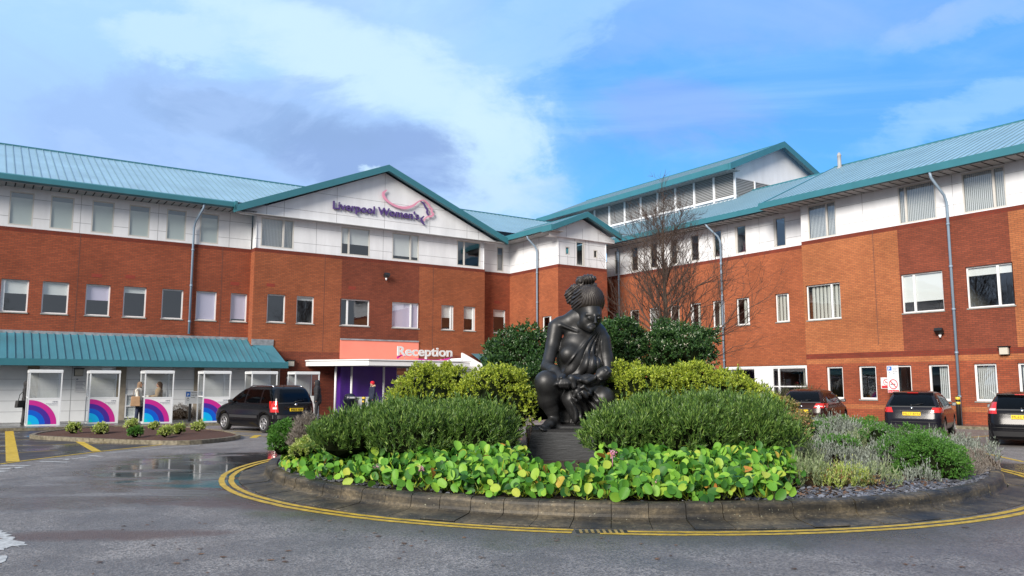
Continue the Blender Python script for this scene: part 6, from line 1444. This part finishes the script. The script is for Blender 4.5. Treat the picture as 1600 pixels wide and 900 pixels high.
lv(1476,752,26,18,13.0,'dry grey lavender under the largest dwarf bush',300,'leaf_dry')
lv(1432,684,30,11,17.2,'dark brownish lavender on the skyline of the right slope',250,'leaf_dry')
lv(1258,744,40,24,11.7,'low cream green heather beside the right hedge mound',700,'leaf_lavgreen')
lv(1318,750,40,22,11.7,'low bright green heather above the slate chippings',620,'leaf_vari',L=.04,Wd=.012)
lv(1248,712,30,36,13.0,'grey green heather tucked against the right hedge mound',420,'leaf_lavgreen')
bn=dict(L=.03,Wd=.014,shoot=11,up=.25,spread=1.0,group='bright green dwarf bushes on the right slope',stemlen=.05,bump=.16,knob=(6,.12),shell=.3)
for px,py,rx,ry,D,n,lb in ((1452,724,54,38,12.9,2000,'largest bright green dwarf bush near the right end of the kerb'),(1425,700,36,26,14.2,800,'bright green dwarf bush behind the largest one'),(1325,667,60,12,17.6,800,'long low green bush behind the lavender on the left'),(1420,684,58,10,18.0,800,'long low green bush below the middle hatchback'),(1398,706,26,18,13.2,520,'rounded green bush between the large pale lavender and the largest dwarf bush'),(1308,700,24,16,13.6,420,'small green bush in front of the silver lavenders, right of the russet shrub'),(1372,684,20,16,14.2,350,'small green tuft between the lavenders'),(1262,680,24,22,14.8,380,'small green bush beside the russet shrub')):
    shrub('dwarf_bush',lb,'bush',[LB(px,py,rx,ry,D),LB(px+rx*.4,py+ry*.35,rx*.6,ry*.65,D-.2),LB(px-rx*.4,py+ry*.3,rx*.6,ry*.7,D-.15)],n,M['leaf_bun'],**bn)
shrub('dry_shrub','dry brown stems hanging under the bushes at the right end of the kerb','shrub',[LB(1500,750,34,22,13.4),LB(1478,762,24,14,13.0)],420,M['leaf_dry'],.09,.006,9,.3,.6,group=SG,core='core_dry')
# fallen brown leaves
def litter():
    k=1500; a=rng.uniform(0,6.28,k); a[:1000]=rng.uniform(-1.45,-.2,1000); r_=rng.uniform(3,6.7,k); r_[:1000]=rng.uniform(5.3,6.6,1000); P_=np.stack([RC[0]+r_*np.cos(a),RC[1]+r_*np.sin(a),0*a],1); P_[:,2]=[soilz(x,y)+rng.uniform(.01,.06) for x,y in P_[:,:2]]
    D=rng.normal(0,1,(k,3)); D[:,2]*=.2; V,Fq=leaves(P_,D,.07,.045,.2); o=np_mesh('fallen_leaves',V,Fq,M['leaf_brown'],loc=LOC); tag(o,'scattered brown fallen leaves lying on the soil under the shrubs','leaf litter',kind='stuff')
litter()
def debris():
    k=420; a=rng.uniform(-.62,.62,k); d=rng.uniform(5.2,10.5,k); x=d*np.tan(a); y=d; keep=np.hypot(x-RC[0],y-RC[1])>7.9; x=x[keep];y=y[keep]; cl=np.sin(x*1.7+3)*np.cos(y*2.3+x)+rng.normal(0,.5,len(x))>.1; x=x[cl];y=y[cl]
    V=[];Fq=[]
    for i in range(len(x)):
        s=rng.uniform(.008,.030); th=rng.uniform(0,3.14); b=len(V); n=6
        for j in range(n): an=th+j*2*math.pi/n; rr=s*rng.uniform(.4,1.3); V.append((x[i]+rr*math.cos(an)*1.6,y[i]+rr*math.sin(an)*.9,.006+rng.uniform(0,.006)))
        V.append((x[i],y[i],.014)); Fq+=[(b+j,b+(j+1)%n,b+n) for j in range(n)]
    o=np_mesh('road_debris',V,Fq,M['leaf_brown'],loc=(0,7,0)); tag(o,'small dark leaf scraps and grit scattered over the damp road in front','road debris',kind='stuff')
debris()
# low scrub along the left wall
for px,D,w,hh,lb in ((15,34.6,30,.42,'dark straggly plant against the white wall left of the first booth'),(120,35.2,24,.5,'dark straggly plant between the first and second booths'),(193,35.8,14,.5,'small dark plant between the second and third booths'),(282,36.0,20,.5,'rounded dark brown plant between the third and fourth booths')):
    c=at(px,600,D+1.2); r0=np.array([w*D/F_PX,.45,hh]); shrub('wall_plant',lb,'plant',[(np.array([c[0],c[1],.2]),r0),(np.array([c[0]+.3,c[1]+.1,.15]),r0*.8)],420,M['leaf_dry' if px>250 else 'leaf_brown'],.07,.012,9,.6,.6,group='dark plants along the left wall',core='core_dry',zmin=.1,stemlen=.12)
# little plants in the mulch bed
for px,py,s,lb in ((114,671,1,'first yellow green plant at the left of the mulch bed'),(156,672,1,'second yellow green plant from the left in the mulch bed'),(205,665,1.0,'tallest yellow green plant at the back of the mulch bed'),(210,677,.9,'low bright plant in front of the tallest one in the mulch bed'),(239,667,.6,'small thin plant in the middle of the mulch bed'),(257,677,.8,'low yellow plant right of the middle of the mulch bed'),(277,673,.9,'loose yellow green plant in the right half of the mulch bed'),(309,668,.9,'upright yellow green plant at the right end of the mulch bed')):
    g_=gnd(px,py+6,.14); r0=.17*s
    shrub('bedding_plant',lb,'plant',[(np.array([g_[0],g_[1],.24]),np.array([r0,r0,r0*.95])),(np.array([g_[0]+.08,g_[1],.3]),np.array([r0,r0,r0])*.7)],85,M['leaf_vari' if px not in (210,) else 'leaf_bun'],0.075,.035,6,.5,.8,group='small plants in the mulch bed',zmin=.12,stemlen=.07)
# spiky plants by the right wing
def spiky(px,D,hgt,label,n=70):
    c=at(px,600,D); t=thing('spiky_plant',label,'plant',(c[0],c[1],.0),0,'spiky plants against the right wing'); V=[];Fq=[]
    for i in range(n):
        az=rng.uniform(0,6.28); ln=rng.uniform(.25,.62)*hgt*.8; z=hgt*rng.uniform(.7,1.05); b=np.array([rng.normal(0,.12),rng.normal(0,.12),0]); tip=np.array([math.cos(az)*ln,math.sin(az)*ln,z]); mid=np.array([math.cos(az)*ln*.3,math.sin(az)*ln*.3,z*.62])+b*.5; s=np.array([-math.sin(az),math.cos(az),0])*.035
        k=len(V); V+=[b-s*.8,b+s*.8,mid+s,mid-s,tip]; Fq+=[(k,k+1,k+2,k+3),(k+3,k+2,k+4,k+4)]
    F3=[f[:3] for f in Fq]+[(f[0],f[2],f[3]) for f in Fq if f[2]!=f[3]]
    np_mesh('blades',V,F3,M['leaf_phorm'],t)
    m=MB(); m.lathe([(.16,0),(.12,.12),(0,.16)],8); m.build('crown_base',M['core'],t)
spiky(1262,37.0,1.75,'tallest spiky plant behind the brown hatchback roof',110); spiky(1236,36.5,1.6,'spiky plant in the middle of the row left of the brown hatchback',90); spiky(1212,35.8,1.6,'leftmost spiky plant in front of the white framed ground floor window',80)
# bare tree
def bare_tree(name,label,loc,H_,seed,spread=.33,group=None,lean=0,first=.18,trunk_r=.11,nb=38):
    rg=random.Random(seed); t=thing(name,label,'tree',loc,0,group); mt=MB(); mb=MB()
    def grow(p,d,ln,r_,lev,mb_):
        pts=[p]; rs=[r_]; q_=Vector(p); dd=Vector(d); n=5 if lev<2 else 4
        for i in range(n):
            dd=(dd+Vector((rg.gauss(0,.09),rg.gauss(0,.09),rg.gauss(0,.05)+.045))).normalized(); q_=q_+dd*(ln/n); pts.append(tuple(q_)); rs.append(r_*(1-.62*(i+1)/n))
        mb_.tube(pts,rs,7 if lev<1 else (5 if lev<3 else 3),cap=False)
        if lev>=5 or ln<.14: return
        k={0:0,1:7,2:6,3:5,4:4}.get(lev,2)
        for i in range(k):
            f=rg.uniform(.25,.98) if i<k-1 else 1.0; idx=min(n-1,int(f*n)); a=Vector(pts[idx]).lerp(Vector(pts[idx+1]),f*n-idx if f<1 else 1.0); base=(Vector(pts[idx+1])-Vector(pts[idx])).normalized()
            perp=base.orthogonal().normalized(); perp.rotate(Matrix.Rotation(rg.uniform(0,6.28),3,base)); an=rg.uniform(.35,.8)
            nd=(base*math.cos(an)+perp*math.sin(an)); nd.z+=.12; grow(tuple(a),nd.normalized(),ln*rg.uniform(.45,.68),max(.0055,rs[idx]*.62),lev+1,mb)
    # trunk
    pts=[];rs=[]; n=12
    for i in range(n+1):
        f=i/n; pts.append((lean*f+.05*math.sin(f*6),.04*math.cos(f*5),H_*f*.93)); rs.append(trunk_r*(1-f)**.8+.008)
    mt.tube(pts,rs,9)
    for i in range(nb):
        f=first+(.95-first)*(i/nb); k=f*n; idx=int(k); a=Vector(pts[idx]).lerp(Vector(pts[idx+1]),k-idx); az=i*2.4+rg.uniform(-.4,.4); el=rg.uniform(.55,.95)+f*.25
        ln=H_*spread*(1.15-f*.85)*rg.uniform(.8,1.15); grow(tuple(a),(math.cos(az)*math.cos(el),math.sin(az)*math.cos(el),math.sin(el)),ln,max(.012,rs[idx]*.45),2,mb)
    mt.build('trunk',M['bark'],t,uvs=False); mb.build('branches',M['twig'],t,uvs=False); return t
c=at(1043,600,29.5); bare_tree('bare_tree','bare leafless tree with fine spreading twigs in front of the right wing corner',(c[0],c[1],0),8.7,5,.32,trunk_r=.13)
c=at(704,600,33.0); bare_tree('bare_sapling','thin leafless sapling in front of the reception canopy',(c[0],c[1],0),3.2,11,.13,first=.6,trunk_r=.05,nb=9)
# bare trees across the road behind the viewer, seen mirrored in the windows
src=bare_tree('bare_tree','bare leafless tree across the road behind the viewer, mirrored in the windows',(-9,-15,0),12.5,21,.36,'bare trees across the road',trunk_r=.2)
for x,y,rz in ((3,-19,1.3),(-22,-9,2.6),(15,-21,4.0),(-3,-27,5.2),(-32,-16,.7),(-15,-24,2.0)):
    r_=src.copy(); C.objects.link(r_); r_.location=(x,y,0); r_.rotation_euler=(0,0,rz)
    for ch in list(src.children): c_=ch.copy(); C.objects.link(c_); c_.parent=r_
